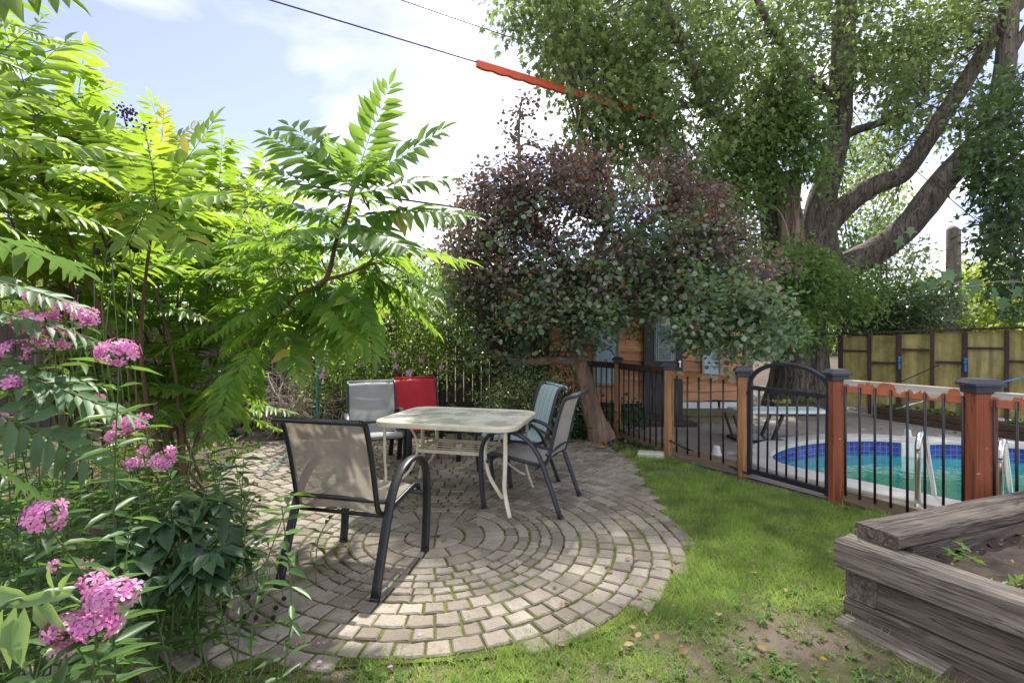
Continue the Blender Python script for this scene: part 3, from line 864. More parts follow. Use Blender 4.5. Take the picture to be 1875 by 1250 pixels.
for k in range(len(prof) - 1):
    for i in range(n0):
        j = (i + 1) % n0; fs.append((k * n0 + i, k * n0 + j, (k + 1) * n0 + j, (k + 1) * n0 + i))
fs.append(tuple(reversed(range(n0))))
t.add(vs, fs); t.build('rim', M['cream'], te, False)
t = MB(); rr_ = rrect(TW - .094, TD - .094, .123); t.add([(a, b_, .698) for a, b_ in rr_], [tuple(range(len(rr_)))])
m, nt, out = newmat('dusty frosted table glass')
nz = noise(nt, 3.5, 7, .65)
c = ramp(nt, nz, [(.36, (.55, .54, .45)), (.60, (.64, .62, .51))])
p = N(nt, 'ShaderNodeBsdfPrincipled', Roughness=.28); nt.links.new(c, p.inputs['Base Color'])
nt.links.new(ramp(nt, nz, [(.42, (.12,) * 3), (.58, (.6,) * 3)]), p.inputs['Roughness'])
nt.links.new(p.outputs[0], out.inputs[0]); M['tglass'] = m
t.build('glass_top', M['tglass'], te)
for sx in (-1, 1):
    for sy in (-1, 1):
        lx, ly = sx * .47, sy * .34
        o_ = nrm(np.array([sx * .8, sy * .6, 0]))
        # outer upright leg, slightly splayed foot
        t = MB(); b0 = np.array([lx, ly, 0]) + o_ * .06
        pts = [b0 + np.array((0, 0, .665)), b0 + np.array((0, 0, .40)), b0 - o_ * .01 + np.array((0, 0, .22)), b0 + o_ * .02 + np.array((0, 0, .10)), b0 + o_ * .06]
        t.tube(smooth(pts, 4), .016, 10, flat=(.036, .022), side_vec=(-o_[1], o_[0], 0)); t.build('leg', M['cream'], te, True)
        # inner bowed brace
        t = MB(); q = np.array([lx, ly, 0])
        pts = [q - o_ * .12 + np.array((0, 0, .665)), q - o_ * .19 + np.array((0, 0, .56)), q - o_ * .21 + np.array((0, 0, .42)), q - o_ * .15 + np.array((0, 0, .27)), q - o_ * .02 + np.array((0, 0, .16)), q + o_ * .035 + np.array((0, 0, .13))]
        t.tube(smooth(pts, 4), .013, 10, flat=(.032, .020), side_vec=(-o_[1], o_[0], 0)); t.build('leg_brace', M['cream'], te, True)
t = MB()
for a, b_ in (((-.30, -.215), (.30, -.215)), ((.30, -.215), (.30, .215)), ((.30, .215), (-.30, .215)), ((-.30, .215), (-.30, -.215))):
    t.bar((*a, .43), (*b_, .43), .02, .03, .003)
for k in range(4):
    yy = -.12 + .08 * k; t.bar((-.29, yy, .434), (.29, yy, .434), .008, .008)
t.build('lower_rack', M['cream'], te)
t = MB(); t.tube([(0, 0, .40), (0, 0, .46)], .03, 16); t.build('umbrella_ring', M['cream'], te)
t = MB(); t.bar((-.5, -.3, .655), (.5, -.3, .655), .03, .012); t.bar((-.5, .3, .655), (.5, .3, .655), .03, .012); t.build('under_frame', M['cream'], te)

# ------------------------------------------------------------ pool fence
M['cedar'] = woodmat('orange cedar post', (.25, .115, .045), (.50, .26, .11), (30, 30, 2.2), cracks=(12, 12, .8), moss=((.14, .11, .06), 3, .60), bmp=.3, rough=.65)
M['cedar_r'] = woodmat('worn orange cedar rail', (.20, .10, .04), (.42, .22, .09), (2, 40, 40), peel=((.36, .30, .20), 9, .58), bmp=.4)
M['red_post'] = woodmat('red stained post', (.28, .075, .035), (.44, .14, .07), (12, 12, 1.5), cracks=(9, 9, .5), peel=((.45, .38, .30), 6, .65), bmp=.15, rough=.6)
M['red_peel'] = woodmat('peeling red and white rail', (.42, .11, .05), (.52, .17, .08), (2, 30, 30), peel='grad', bmp=.4, rough=.7)
M['old_rail'] = woodmat('old dark wood rail', (.10, .075, .05), (.24, .18, .12), (2, 40, 40), moss=((.10, .11, .04), 3, .55), bmp=.5)
M['dark_rail'] = woodmat('dark stained rail', (.04, .026, .018), (.10, .06, .035), (2, 40, 40), bmp=.3)
fe = empty('pool_fence', (FP[3][0], FP[3][1], 0), 0, 'low pool fence of orange and red wooden posts with black iron bars', 'fence')
posts = {1: ('cedar', .10, 1.06), 2: ('cedar', .125, 1.06), 3: ('cedar', .125, 1.05), 4: ('red_post', .128, 1.08), 5: ('red_post', .155, 1.075), 6: ('red_post', .155, 1.08), 7: ('red_post', .15, 1.08)}
fdir = nrm(FP[5] - FP[3]); frz = math.atan2(fdir[1], fdir[0])
def oriented(name, c, size, rz, mat, parent, bev=.004, cut=None):
    """box object with its own axes so that grain runs along local x (or z for posts)"""
    mb = MB(); mb.box((0, 0, 0), size, None, bev)
    o = mb.build(name, mat, parent)
    o.location = Vector(c) - (parent.location if parent else Vector((0, 0, 0))); o.rotation_euler = (0, rz[1], rz[0]) if hasattr(rz, '__len__') else (0, 0, rz)
    return o
for i, (mt, w, h) in posts.items():
    x_, y_ = FP[i]
    tw = random.uniform(-.06, .06) + (frz + .9 if i >= 4 else frz + .75)
    mb = MB(); mb.box((0, 0, h / 2), (w * .86, w * .86, h), None, .006); po = mb.build('post', M[mt], fe)
    po.location = (x_ - fe.location.x, y_ - fe.location.y, 0); po.rotation_euler = (0, 0, tw)
    cb_ = MB(); cw = w * .86 + .045
    cb_.box((0, 0, h - .012), (cw - .02, cw - .02, .05), None, .004)
    r1_ = cw / 2 + .008; r2_ = cw / 2 - .02
    vs = [(-r1_, -r1_, h + .013), (r1_, -r1_, h + .013), (r1_, r1_, h + .013), (-r1_, r1_, h + .013), (-r1_, -r1_, h + .030), (r1_, -r1_, h + .030), (r1_, r1_, h + .030), (-r1_, r1_, h + .030),
          (-r2_, -r2_, h + .062), (r2_, -r2_, h + .062), (r2_, r2_, h + .062), (-r2_, r2_, h + .062)]
    fs = [(3, 2, 1, 0)] + [(k, (k + 1) % 4, 4 + (k + 1) % 4, 4 + k) for k in range(4)] + [(4 + k, 4 + (k + 1) % 4, 8 + (k + 1) % 4, 8 + k) for k in range(4)] + [(8, 9, 10, 11)]
    cb_.add(vs, fs); cb_.build('post_cap', M['cap'], po)
bays = {0: ('dark_rail', 1.0, 7), 1: ('dark_rail', 1.0, 9), 2: ('cedar_r', .97, 5), 4: ('red_peel', 1.005, 8), 5: ('red_peel', 1.0, 8), 6: ('red_peel', 1.0, 8)}
for i, (mt, zt, nb) in bays.items():
    a, b_ = FP[i], FP[i + 1]; d = nrm(b_ - a); L = np.linalg.norm(b_ - a)
    off = np.array([-d[1], d[0]]) * -.0
    tilt = {0: 0, 1: .0, 2: .015, 4: .0}.get(i, 0)
    c = (a + b_) / 2
    rz = math.atan2(d[1], d[0])
    inset = .05
    o = oriented('top_rail', (c[0], c[1], zt), (L - 2 * inset - .02, .042, .085 if i < 4 else .105), (rz, tilt), M[mt], fe)
    zb = .09 if i < 4 else .075
    oriented('bottom_rail', (c[0], c[1], zb), (L - 2 * inset - .02, .05, .10), (rz, 0), M['old_rail'], fe)
    for k in range(nb):
        if i == 2 and k == 4: pass
        t_ = (k + .75) / (nb + .5)
        if i == 2: t_ = (.14, .30, .46, .62, .78)[k]
        q = a + d * (L * t_) + np.array([d[1], -d[0]]) * .031
        mb = MB(); mb.tube([(q[0], q[1], zb + .01), (q[0], q[1], zt + (.0 if i > 2 else 0))], .0095, 8); mb.build('iron_bar', M['iron'], fe, True, offset=fe.location)
# black cable along the foot of the fence
mb = MB(); mb.tube(smooth([np.array(p_) for p_ in ((FP[2][0] - .02, FP[2][1] - .08, .22), (2.0, 5.75, .14), (2.2, 5.42, .09), (2.34, 5.12, .06))], 5), .012, 8)
tag(mb.build('drain_hose', M['iron'], None, True), 'thin black hose running down from the orange post along the fence', 'hose')
# concrete block by fence foot
mb = MB(); mb.box((0, 0, .03), (.30, .16, .08), None, .012, jit=.004); o = mb.build('paving_block', M['coping']); o.location = G(1192, 838); o.rotation_euler = (0, 0, -.3)
tag(o, 'loose grey stone block lying at the foot of the pool fence', 'stone')

# gate
ga, gb = FP[3], FP[4]
gd = nrm(gb - ga)
ge = empty('pool_gate', (ga[0] + gd[0] * .07, ga[1] + gd[1] * .07, .05), 0, 'black iron arched garden gate standing between two wooden posts', 'gate')
GL = np.linalg.norm(gb - ga) - .145
ge.rotation_euler = (0, math.radians(.8), math.atan2(gd[1], gd[0]))
def gbar(name, pts, r=None, flat=None, nm=10):
    mb = MB(); mb.tube(pts, r or .02, nm, flat=flat, side_vec=(0, 1, 0)); return mb.build(name, M['iron'], ge, False)
mb = MB(); mb.box((.0, 0, .45), (.042, .042, .92), None, .004); mb.build('hinge_stile', M['iron'], ge)
mb = MB(); mb.box((GL, 0, .45), (.046, .046, .92), None, .004); mb.build('latch_stile', M['iron'], ge)
mb = MB(); mb.box((GL / 2, 0, .86), (GL - .046, .036, .042), None, .003); mb.build('cross_bar', M['iron'], ge)
mb = MB(); mb.box((GL / 2, 0, .03), (GL - .046, .036, .05), None, .003); mb.build('bottom_bar', M['iron'], ge)
arc = [np.array((GL / 2 - math.cos(PI * k / 20) * GL / 2, 0, .90 + math.sin(PI * k / 20) * .215)) for k in range(21)]
mb = MB(); mb.tube(arc, .02, 8, flat=(.046, .040), side_vec=(0, 1, 0)); mb.build('arch', M['iron'], ge)
for k in range(7):
    xx = GL * (k + 1) / 8
    mb = MB(); mb.tube([(xx, 0, .055), (xx, 0, .838)], .0095, 8); mb.build('bar', M['iron'], ge, True)
mb = MB(); mb.box((GL + .035, -.01, .885), (.055, .03, .045), None, .005); mb.tube([(GL + .05, -.02, .90), (GL + .05, -.05, .92)], .012, 8); mb.build('latch', M['iron'], ge)
for z in (.12, .80):
    mb = MB(); mb.box((-.03, 0, z), (.03, .05, .05), None, .005); mb.build('hinge', M['iron'], ge)

# ------------------------------------------------------------ timber raised bed, right foreground
M['timber'] = woodmat('weathered grey landscape timber', (.13, .105, .085), (.35, .305, .25), (3, 38, 38), cracks=(1.2, 26, 26), moss=((.11, .11, .055), 4, .63), bmp=1.0, rough=.95, bd=.012)
M['timber_d'] = woodmat('dark weathered timber', (.075, .06, .048), (.24, .20, .165), (3, 38, 38), cracks=(1.2, 26, 26), bmp=1.0, rough=.95, bd=.012)
A0 = np.array([1.665, 2.66]); A1 = np.array([2.75, .62]); ad = nrm(A1 - A0); an = np.array([-ad[1], ad[0]])   # outward normal to the right side
if an[0] < 0: an = -an
rb = empty('raised_bed', (A0[0], A0[1], 0), 0, 'raised garden bed of stacked weathered timbers in right foreground', 'raised bed')
def timber(name, a, b_, w, z0, z1, side, mat, seed=0, bev=.012):
    d = nrm(b_ - a); L = np.linalg.norm(b_ - a); n_ = side
    c = (a + b_) / 2 + n_ * w / 2
    mb = MB()
    # rounded, slightly uneven section swept along the length
    ns = max(4, int(L / .12)); prof = []
    hw, hh = w / 2, (z1 - z0) / 2
    k = bev
    base = [(-hw + k, -hh), (hw - k, -hh), (hw, -hh + k), (hw, hh - k), (hw - k, hh), (0, hh - .001), (-hw + k, hh), (-hw, hh - k), (-hw, 0), (-hw, -hh + k)]
    vs = []
    for i in range(ns + 1):
        xx = -L / 2 + L * i / ns
        for j, (p_, q) in enumerate(base):
            vs.append((xx + (random.uniform(-.006, .006) if i in (0, ns) else 0), p_ + (vnoise(i * .8 + seed, j * 3.1, 1) - .5) * .007, q + (vnoise(i * .8 + seed + 9, j * 2.7, 1) - .5) * .007))
    m_ = len(base)
    fs = [(i * m_ + j, i * m_ + (j + 1) % m_, (i + 1) * m_ + (j + 1) % m_, (i + 1) * m_ + j) for i in range(ns) for j in range(m_)]
    fs += [tuple(reversed(range(m_))), tuple(ns * m_ + j for j in range(m_))]
    mb.add(vs, [tuple(reversed(f)) for f in fs])
    o = mb.build(name, mat, rb); o.location = (c[0] - rb.location.x, c[1] - rb.location.y, (z0 + z1) / 2)
    o.rotation_euler = (0, 0, math.atan2(d[1], d[0]))
    return o
timber('timber', A0, A1, .17, .245, .388, an, M['timber'], 1)
timber('timber', A0 + ad * .17 + an * .035, A1, .16, .10, .242, an, M['timber_d'], 2)
timber('timber', A0 + ad * .03 + an * .04, A0 + ad * .03 + an * .04 + nrm(np.array([1.3, .55])) * .9, .155, .10, .240, -np.array([-.39, .92]) if 0 else ad, M['timber_d'], 3)
timber('timber', A0 + ad * .035 + an * .02, A1, .17, -.06, .098, an, M['timber_d'], 4)
B0 = np.array([1.885, 2.50]); bd_ = nrm(np.array([1.30, .50])); bn_ = np.array([-bd_[1], bd_[0]])
timber('loose_timber', B0, B0 + bd_ * 2.3, .225, .392, .462, bn_, M['timber_d'], 5)
timber('timber', B0 + bd_ * .10, B0 + bd_ * 2.3, .16, .245, .389, bn_, M['timber_d'], 6)
timber('timber', B0 + bd_ * .35, B0 + bd_ * 2.3, .16, .0, .242, bn_, M['timber_d'], 7)
mb = MB(); npos = P(1571, 985, 2.68)
mb.tube([(1.79, 2.66, .38), (1.785, 2.665, .435)], .0035, 6); mb.tube([(1.785, 2.665, .435), (1.785, 2.665, .438)], .009, 8); mb.build('nail', M['chrome'], rb, offset=rb.location)
# soil inside
bed = [A0 + an * .15 + ad * .1, A1 + an * .15, np.array([6, .6]), np.array([6, 4.0]), B0 + bd_ * 2.3 + bn_ * .02, B0 + bd_ * .1 + bn_ * .02]
bm = bmesh.new()
gx = np.linspace(1.8, 5.2, 70); gy = np.linspace(.7, 3.6, 60)
grid = {}
for i, a in enumerate(gx):
    for j, b_ in enumerate(gy):
        if inpoly(np.array([a]), np.array([b_]), bed)[0]:
            grid[i, j] = bm.verts.new((a, b_, .27 + .05 * vnoise(a, b_, 4, 3) + .03 * vnoise(a, b_, 13, 4) + .02 * vnoise(a, b_, 31, 6)))
for (i, j), v in grid.items():
    if (i + 1, j) in grid and (i, j + 1) in grid and (i + 1, j + 1) in grid:
        bm.faces.new((v, grid[i + 1, j], grid[i + 1, j + 1], grid[i, j + 1]))
me = bpy.data.meshes.new('bed_soil'); bm.to_mesh(me); bm.free(); me.materials.append(M['soil'])
o = bpy.data.objects.new('bed_soil', me); COL.objects.link(o); tag(o, kind='structure')
# buried splintered timber wedge below
timber('timber', np.array([1.60, 2.56]), np.array([1.80, 2.16]), .13, -.10, .030, an, M['timber'], 11, .02)
# plants in the bed
def rosette(L, c, k, ln, w, up=.6):
    az = RNG.uniform(0, 2 * PI, k); le = RNG.uniform(up, 1.35, k)
    d = np.stack([np.cos(az) * np.sin(le), np.sin(az) * np.sin(le), np.cos(le)], 1)
    L.add(np.tile(c, (k, 1)) + RNG.normal(0, .01, (k, 3)), d, np.tile([0, 0, 1.], (k, 1)) + RNG.normal(0, .3, (k, 3)), ln * RNG.uniform(.6, 1.1, k), w)
L = Leaves()
for k in range(24):
    a = random.uniform(-.14, .45); rosette(L, [2.15 + a, 2.18 + random.uniform(-.20, .12) + a * .2, .335], 9, random.uniform(.035, .075), .016)
tag(L.build('bed_seedlings', T_LANCE, M['weed']), 'clump of small green seedlings growing in the raised bed soil', 'seedlings')
L = Leaves()
for c in ((2.06, 2.40, .40), (2.12, 2.38, .42)): rosette(L, list(c), 5, .085, .06, .9)
tag(L.build('seedling', T_MAPLE, M['weed']), 'pale lobed seedling in the raised bed beside the loose timber', 'seedling')
mb = MB(); mb.tube(smooth([np.array(p_) for p_ in ((2.13, 1.98, .36), (2.10, 2.04, .385), (2.14, 2.10, .39), (2.25, 2.12, .385), (2.36, 2.08, .37))], 5), .014, 10)
M['redplastic'] = simple('red plastic', (.75, .06, .04), .4)
tag(mb.build('trowel_handle', M['redplastic'], None, True), 'curved red plastic handle lying on the raised bed soil', 'handle')
L = Leaves()
for _ in range(420):
    a, b_ = random.uniform(1.9, 3.6), random.uniform(1.3, 2.9)
    if inpoly(np.array([a]), np.array([b_]), bed)[0]: rosette(L, [a, b_, .325], 3, .02, .012, .8)
tag(L.build('bed_debris', T_OVAL, M['dry_leaf']), 'dry plant debris scattered over the raised bed soil', 'debris', kind='stuff')

# ------------------------------------------------------------ cabin behind the pool fence
CY = 8.25
M['siding'] = woodmat('orange waney edge siding', (.38, .17, .075), (.72, .37, .19), (1.6, 30, 14), island=True, bmp=.4, rough=.7, moss=((.20, .14, .09), 2.2, .62))
M['sid_low'] = woodmat('mossy low siding', (.10, .08, .045), (.22, .18, .10), (1.6, 30, 14), island=True, bmp=.4, moss=((.11, .13, .05), 2.5, .5))
ca = empty('cabin', (1.8, CY, 0), 0, 'orange timber cabin with wavy siding and dark door behind the pool fence', 'cabin')
X0, X1 = -.35, 3.85
mb = MB(); mb.box(((X0 + X1) / 2, CY + 1.5, 1.2), (X1 - X0 - .04, 2.94, 2.4), None); mb.build('wall_core', M['grey_pad'], ca, offset=ca.location)
def siding(z_list, mat, name, x0, x1):
    mb = MB()
    for i, (zb, zt) in enumerate(z_list):
        ns = int((x1 - x0) / .06); vs = []; sd_ = random.uniform(0, 50)
        for k in range(ns + 1):
            xx = x0 + (x1 - x0) * k / ns
            wz = (vnoise(xx + sd_, i * 3.3, 2.0, 2) - .5) * .06 + (vnoise(xx + sd_, i * 3.3, 6, 3) - .5) * .018
            vs += [(xx, CY - .005, zt + .03), (xx, CY - .042, zb + wz), (xx, CY - .012, zb + wz - .004)]
        fs = []
        for k in range(ns):
            a = k * 3; fs += [(a, a + 1, a + 4, a + 3), (a + 1, a + 2, a + 5, a + 4)]
        mb.add(vs, fs)
    return mb.build(name, mat, ca, offset=ca.location)
siding([(.36 + .165 * k, .36 + .165 * (k + 1)) for k in range(12)], M['siding'], 'siding', X0, X1)
siding([(.0, .12), (.12, .24)], M['sid_low'], 'lower_siding', X0, X1)
for k in range(12):
    xx = X0 + .2 + k * .33
    if 1.2 < xx < 2.6: continue
    mb = MB(); mb.box((xx, CY - .008, .30), (.29, .02, .105), None, .006)
    mb.build('foundation_block', M['white'], ca, offset=ca.location)
# right side wall siding is turned away; roof
mb = MB(); mb.box(((X0 + X1) / 2, CY + 1.4, 2.46), (X1 - X0 + .5, 3.5, .10), Euler((.06, 0, 0)).to_matrix(), .01)
mb.build('roof', M['grey_pad'], ca, offset=ca.location)
mb = MB(); mb.box(((X0 + X1) / 2, CY - .33, 2.36), (X1 - X0 + .5, .03, .16), None, .004); mb.build('fascia', M['dark_rail'], ca, offset=ca.location)
# door
mb = MB(); mb.box((2.40, CY - .07, 1.02), (.62, .05, 1.98), None, .006); dr = mb.build('door', M['grey_pad'], ca, offset=ca.location)
M['pane'] = simple('grey blue door glass', (.16, .24, .26), .12, var=.3, nscale=6)
M['pane_b'] = simple('pale blue window covering', (.34, .50, .56), .35, var=.22, nscale=5, stretch=(4, 1, .4))
M['lead'] = simple('lead came', (.55, .55, .52), .4)
def on_door(mb, name, mat): o = mb.build(name, mat, dr, offset=ca.location); return o
mb = MB(); mb.box((2.42, CY - .099, 1.42), (.34, .012, .82), None, .003); on_door(mb, 'door_pane', M['pane'])
mb = MB()
for s_ in (-1, 1):
    mb.bar((2.42 + s_ * .13, CY - .108, 1.02), (2.42 + s_ * .13, CY - .108, 1.80), .006, .006)
    mb.bar((2.42 + s_ * .10, CY - .108, 1.02), (2.42 + s_ * .10, CY - .108, 1.80), .006, .006)
    mb.tube(smooth([np.array((2.42, CY - .108, 1.10)), np.array((2.42 + s_ * .05, CY - .108, 1.20)), np.array((2.42 + s_ * .02, CY - .108, 1.27)), np.array((2.42 + s_ * .09, CY - .108, 1.22)), np.array((2.42, CY - .108, 1.34))], 4), .004, 6)
for z in (1.02, 1.22, 1.8): mb.bar((2.29, CY - .108, z), (2.55, CY - .108, z), .006, .006)
on_door(mb, 'leaded_motif', M['lead'])
for z in (.30, .72):
    mb = MB(); mb.box((2.42, CY - .10, z), (.40, .014, .30), None, .006); on_door(mb, 'door_panel', M['grey_pad'])
mb = MB(); mb.box((2.655, CY - .11, .97), (.03, .03, .12), None, .006); mb.tube([(2.655, CY - .12, 1.0), (2.655, CY - .16, 1.0), (2.61, CY - .165, 1.0)], .01, 8); on_door(mb, 'door_handle', M['chrome'])
M['frame_w'] = woodmat('painted window trim', (.22, .20, .18), (.40, .37, .33), (20, 20, 3), bmp=.2)
for (xc, w, z0, z1) in ((1.50, .34, .66, 1.75), (3.18, .24, .80, 1.75), (.2, .5, .9, 1.75)):
    mb = MB(); zc = (z0 + z1) / 2
    for s_ in (-1, 1): mb.box((xc + s_ * (w / 2 + .02), CY - .06, zc), (.04, .05, z1 - z0 + .08), None, .003)
    for z in (z0 - .02, z1 + .02): mb.box((xc, CY - .06, z), (w - .004, .05, .04), None, .003)
    wf = mb.build('window', M['frame_w'], ca, offset=ca.location)
    mb = MB(); mb.box((xc, CY - .055, zc), (w - .002, .012, z1 - z0 - .002)); mb.build('pane', M['pane_b'], wf, offset=ca.location)
    mb = MB(); mb.tube(smooth([np.array((xc - .03, CY - .066, z0 + .1)), np.array((xc + .03, CY - .066, z0 + .2)), np.array((xc - .02, CY - .066, z0 + .32)), np.array((xc + .04, CY - .066, z0 + .42))], 4), .004, 6)
    mb.tube(smooth([np.array((xc + .05, CY - .066, z0 + .08)), np.array((xc - .04, CY - .066, z0 + .24)), np.array((xc + .05, CY - .066, z0 + .36))], 4), .004, 6)
    mb.build('leaded_motif', M['lead'], wf, offset=ca.location)
mb = MB(); mb.box((2.4, CY - .22, .045), (.9, .28, .07), None, .01); mb.build('door_step', M['dark_rail'], ca, offset=ca.location)

# ------------------------------------------------------------ back panel fence
M['panel'] = None
m, nt, out = newmat('mossy mustard panel')
n1 = noise(nt, 2.2, 7, .7); n2 = noise(nt, 1.0, 4, .6, stretch=(9, 9, .8))
c = ramp(nt, n1, [(.3, (.15, .13, .04)), (.5, (.34, .285, .10)), (.75, (.50, .43, .20))])
c = mixc(nt, .75, c, ramp(nt, n2, [(.35, (.45, .45, .4)), (.6, (1.15, 1.15, 1.1))]), 'MULTIPLY')
p = N(nt, 'ShaderNodeBsdfPrincipled', Roughness=.85); nt.links.new(c, p.inputs['Base Color']); nt.links.new(bump(nt, n1, .3, .01), p.inputs['Normal']); nt.links.new(p.outputs[0], out.inputs[0])
M['panel'] = m
M['fr_brown'] = woodmat('dark brown frame', (.035, .018, .018), (.085, .045, .04), (20, 20, 3), bmp=.3)
K0 = np.array([6.07, 9.5]); K1 = np.array([9.3, 6.95]); kd = nrm(K1 - K0)
be = empty('panel_fence', (K0[0], K0[1], 0), 0, 'dark framed fence of mossy mustard panels beyond the pool', 'fence')
s_list = [0, .44, .86, 1.31, 1.72, 2.22, 2.72, 3.2, 3.7, 4.1]
def kp(s_, z, off=0): q = K0 + kd * s_ + np.array([kd[1], -kd[0]]) * off; return (q[0], q[1], z)
ht = lambda s_: 1.42 + .045 * s_
for i, s_ in enumerate(s_list):
    thick = .075 if i % 2 == 0 else .05
    mb = MB(); mb.bar(kp(s_, -.02, .02), kp(s_, ht(s_) - .03, .02), thick, .06, .004, up=(kd[1], -kd[0], 0)); mb.build('post', M['fr_brown'], be, offset=be.location)
    if i < len(s_list) - 1:
        s2 = s_list[i + 1]; c = (s_ + s2) / 2
        mb = MB(); mb.bar(kp(s_ + .001, (ht(c) - .03) / 2 + .05, -.03), kp(s2 - .001, (ht(c) - .03) / 2 + .05, -.03), .02, ht(c) - .14, 0); mb.build('panel', M['panel'], be, offset=be.location)
        zr = ht(c) - (.30 if i % 2 == 0 else .52)
        mb = MB(); mb.bar(kp(s_ + .04, zr, .012), kp(s2 - .04, zr, .012), .04, .035, .003); mb.build('mid_rail', M['fr_brown'], be, offset=be.location)
mb = MB(); mb.bar(kp(-.6, ht(0), 0), kp(4.3, ht(4.3), 0), .12, .035, .004); mb.build('cap_rail', M['fr_brown'], be, offset=be.location)
M['blue'] = simple('blue plastic', (.03, .20, .55), .4)
for s_, lb in ((.86, 'blue plastic clamp on the fence post above the middle of the pool'), (1.72, 'blue plastic clamp on the fence post nearest the right edge')):
    mb = MB(); x_, y_, z_ = kp(s_, 1.0, .075)
    mb.box((x_, y_, 1.0), (.035, .03, .10), None, .006); mb.box((x_, y_ - .005, .88), (.03, .03, .12), None, .006); mb.tube([(x_ - .03, y_ - .02, 1.02), (x_ + .03, y_ - .02, 1.03)], .012, 8)
    tag(mb.build('fence_clamp', M['blue']), lb, 'clamp', 'blue clamps on the panel fence')
x_, y_, z_ = kp(1.72, 1.0, .1)
mb = MB(); mb.tube([P(1822, 702, 6.3), P(1900, 685, 6.9)], .009, 6); tag(mb.build('blue_cord', M['blue'], None, True), 'taut blue cord stretched to the right edge above the pool', 'cord')
mb = MB(); mb.tube([P(1640, 748, 8.0), P(1705, 730, 7.9)], .012, 8); tag(mb.build('skimmer_pole', M['chrome'], None, True), 'thin bright metal pole leaning over the dark planter', 'pole')
mb = MB(); mb.tube([P(1600, 720, 8.2), P(1720, 668, 8.3)], .008, 6); tag(mb.build('dark_pole', M['iron'], None, True), 'thin dark pole leaning on the mustard panels', 'pole')

# low timber planters in front of the panels
def planter(a, b_, h, w, label):
    a = np.array(a); b_ = np.array(b_); d = nrm(b_ - a); n_ = np.array([-d[1], d[0]])
    e = empty('timber_planter', (a[0], a[1], .012), 0, label, 'planter')
    mb = MB(); off = (a[0], a[1], .0)
    for k in range(2):
        mb2 = MB(); z0 = h * k / 2; mb2.bar((*a, z0 + h / 4), (*b_, z0 + h / 4), .06, h / 2 - .006, .006); mb2.build('front_plank', M['dark_rail'], e, offset=off)
    for q in (a, b_):
        mb2 = MB(); mb2.bar((*(q + n_ * .035), h / 2), (*(q + n_ * w), h / 2), .05, h - .006, .006); mb2.build('end_plank', M['dark_rail'], e, offset=off)
    mb2 = MB(); mb2.bar((*(a + n_ * w / 2), h - .06), (*(b_ + n_ * w / 2), h - .06), w - .07, .03, 0); mb2.build('soil', M['soil'], e, offset=off)
    return e
planter((6.15, 8.75), (6.95, 6.6), .20, .55, 'long dark timber planter box below the mustard panels')
planter((4.62, 9.1), (5.3, 8.95), .22, .5, 'short dark timber planter box at the foot of the big tree')
L = Leaves()
for _ in range(70):
    t_ = random.random(); q = np.array([6.15, 8.75]) * (1 - t_) + np.array([6.95, 6.6]) * t_ + np.array([random.uniform(.1, .5), random.uniform(0, .2)])
    rosette(L, [q[0], q[1], .19], 8, random.uniform(.05, .11), .03, .3)
tag(L.build('planter_greens', T_OVAL, M['bush']), 'small green plants growing in the long dark planter', 'plants', kind='stuff')
L = Leaves()
for _ in range(40): rosette(L, [random.uniform(4.6, 5.4), random.uniform(9.1, 9.4), .2], 8, .07, .03, .3)
tag(L.build('planter_moss', T_OVAL, M['bush_b']), 'low bright green plants in the short planter by the trunk', 'plants', kind='stuff')

# ------------------------------------------------------------ dark board fence, back left
M['bfence'] = woodmat('dark fence board', (.022, .017, .012), (.07, .055, .038), (30, 30, 1.5), island=True, bmp=.4, moss=((.05, .055, .022), 1.4, .55))
bf = empty('board_fence', (-3.0, 7.95, 0), 0, 'dark vertical board fence with thin light gaps behind the shrubs', 'fence')
mb = MB(); xx = -9.0
while xx < .55:
    w = random.uniform(.125, .145); g_ = random.choice((.004, .012, .014, .018))
    mb.box((xx + w / 2, 7.95 + random.uniform(-.004, .004), .80), (w - g_, .018, 1.6 + random.uniform(-.02, .02)), None)
    xx += w
mb.build('boards', M['bfence'], bf, offset=bf.location)
for z in (.35, 1.3):
    mb = MB(); mb.box((-4.2, 7.985, z), (9.6, .04, .09), None); mb.build('rail', M['bfence'], bf, offset=bf.location)
for k in range(5):
    mb = MB(); mb.box((-8.6 + k * 2.2 + (.25 if k == 4 else 0), 7.90, .85), (.10, .06, 1.7), None, .005); mb.build('post', M['bfence'], bf, offset=bf.location)

# teal post and cord
M['teal'] = simple('teal painted pole', (.06, .30, .32), .5, var=.2, nscale=8)
mb = MB(); g = P(582, 640, 6.9); mb.tube([(g[0], 6.9, 0), (g[0] - .01, 6.9, 1.5)], .022, 12)
mb.tube([(g[0] - .01, 6.9, 1.5), (g[0] - .01, 6.9, 1.515)], .026, 12)
tag(mb.build('garden_pole', M['teal'], None, True), 'slim teal metal pole standing before the board fence', 'pole')
mb = MB(); mb.tube([G(478, 872, .03), P(545, 812, 6.0)], .006, 6); tag(mb.build('garden_cane', M['teal'], None, True), 'thin teal cane leaning near the left edge of the paving', 'cane')

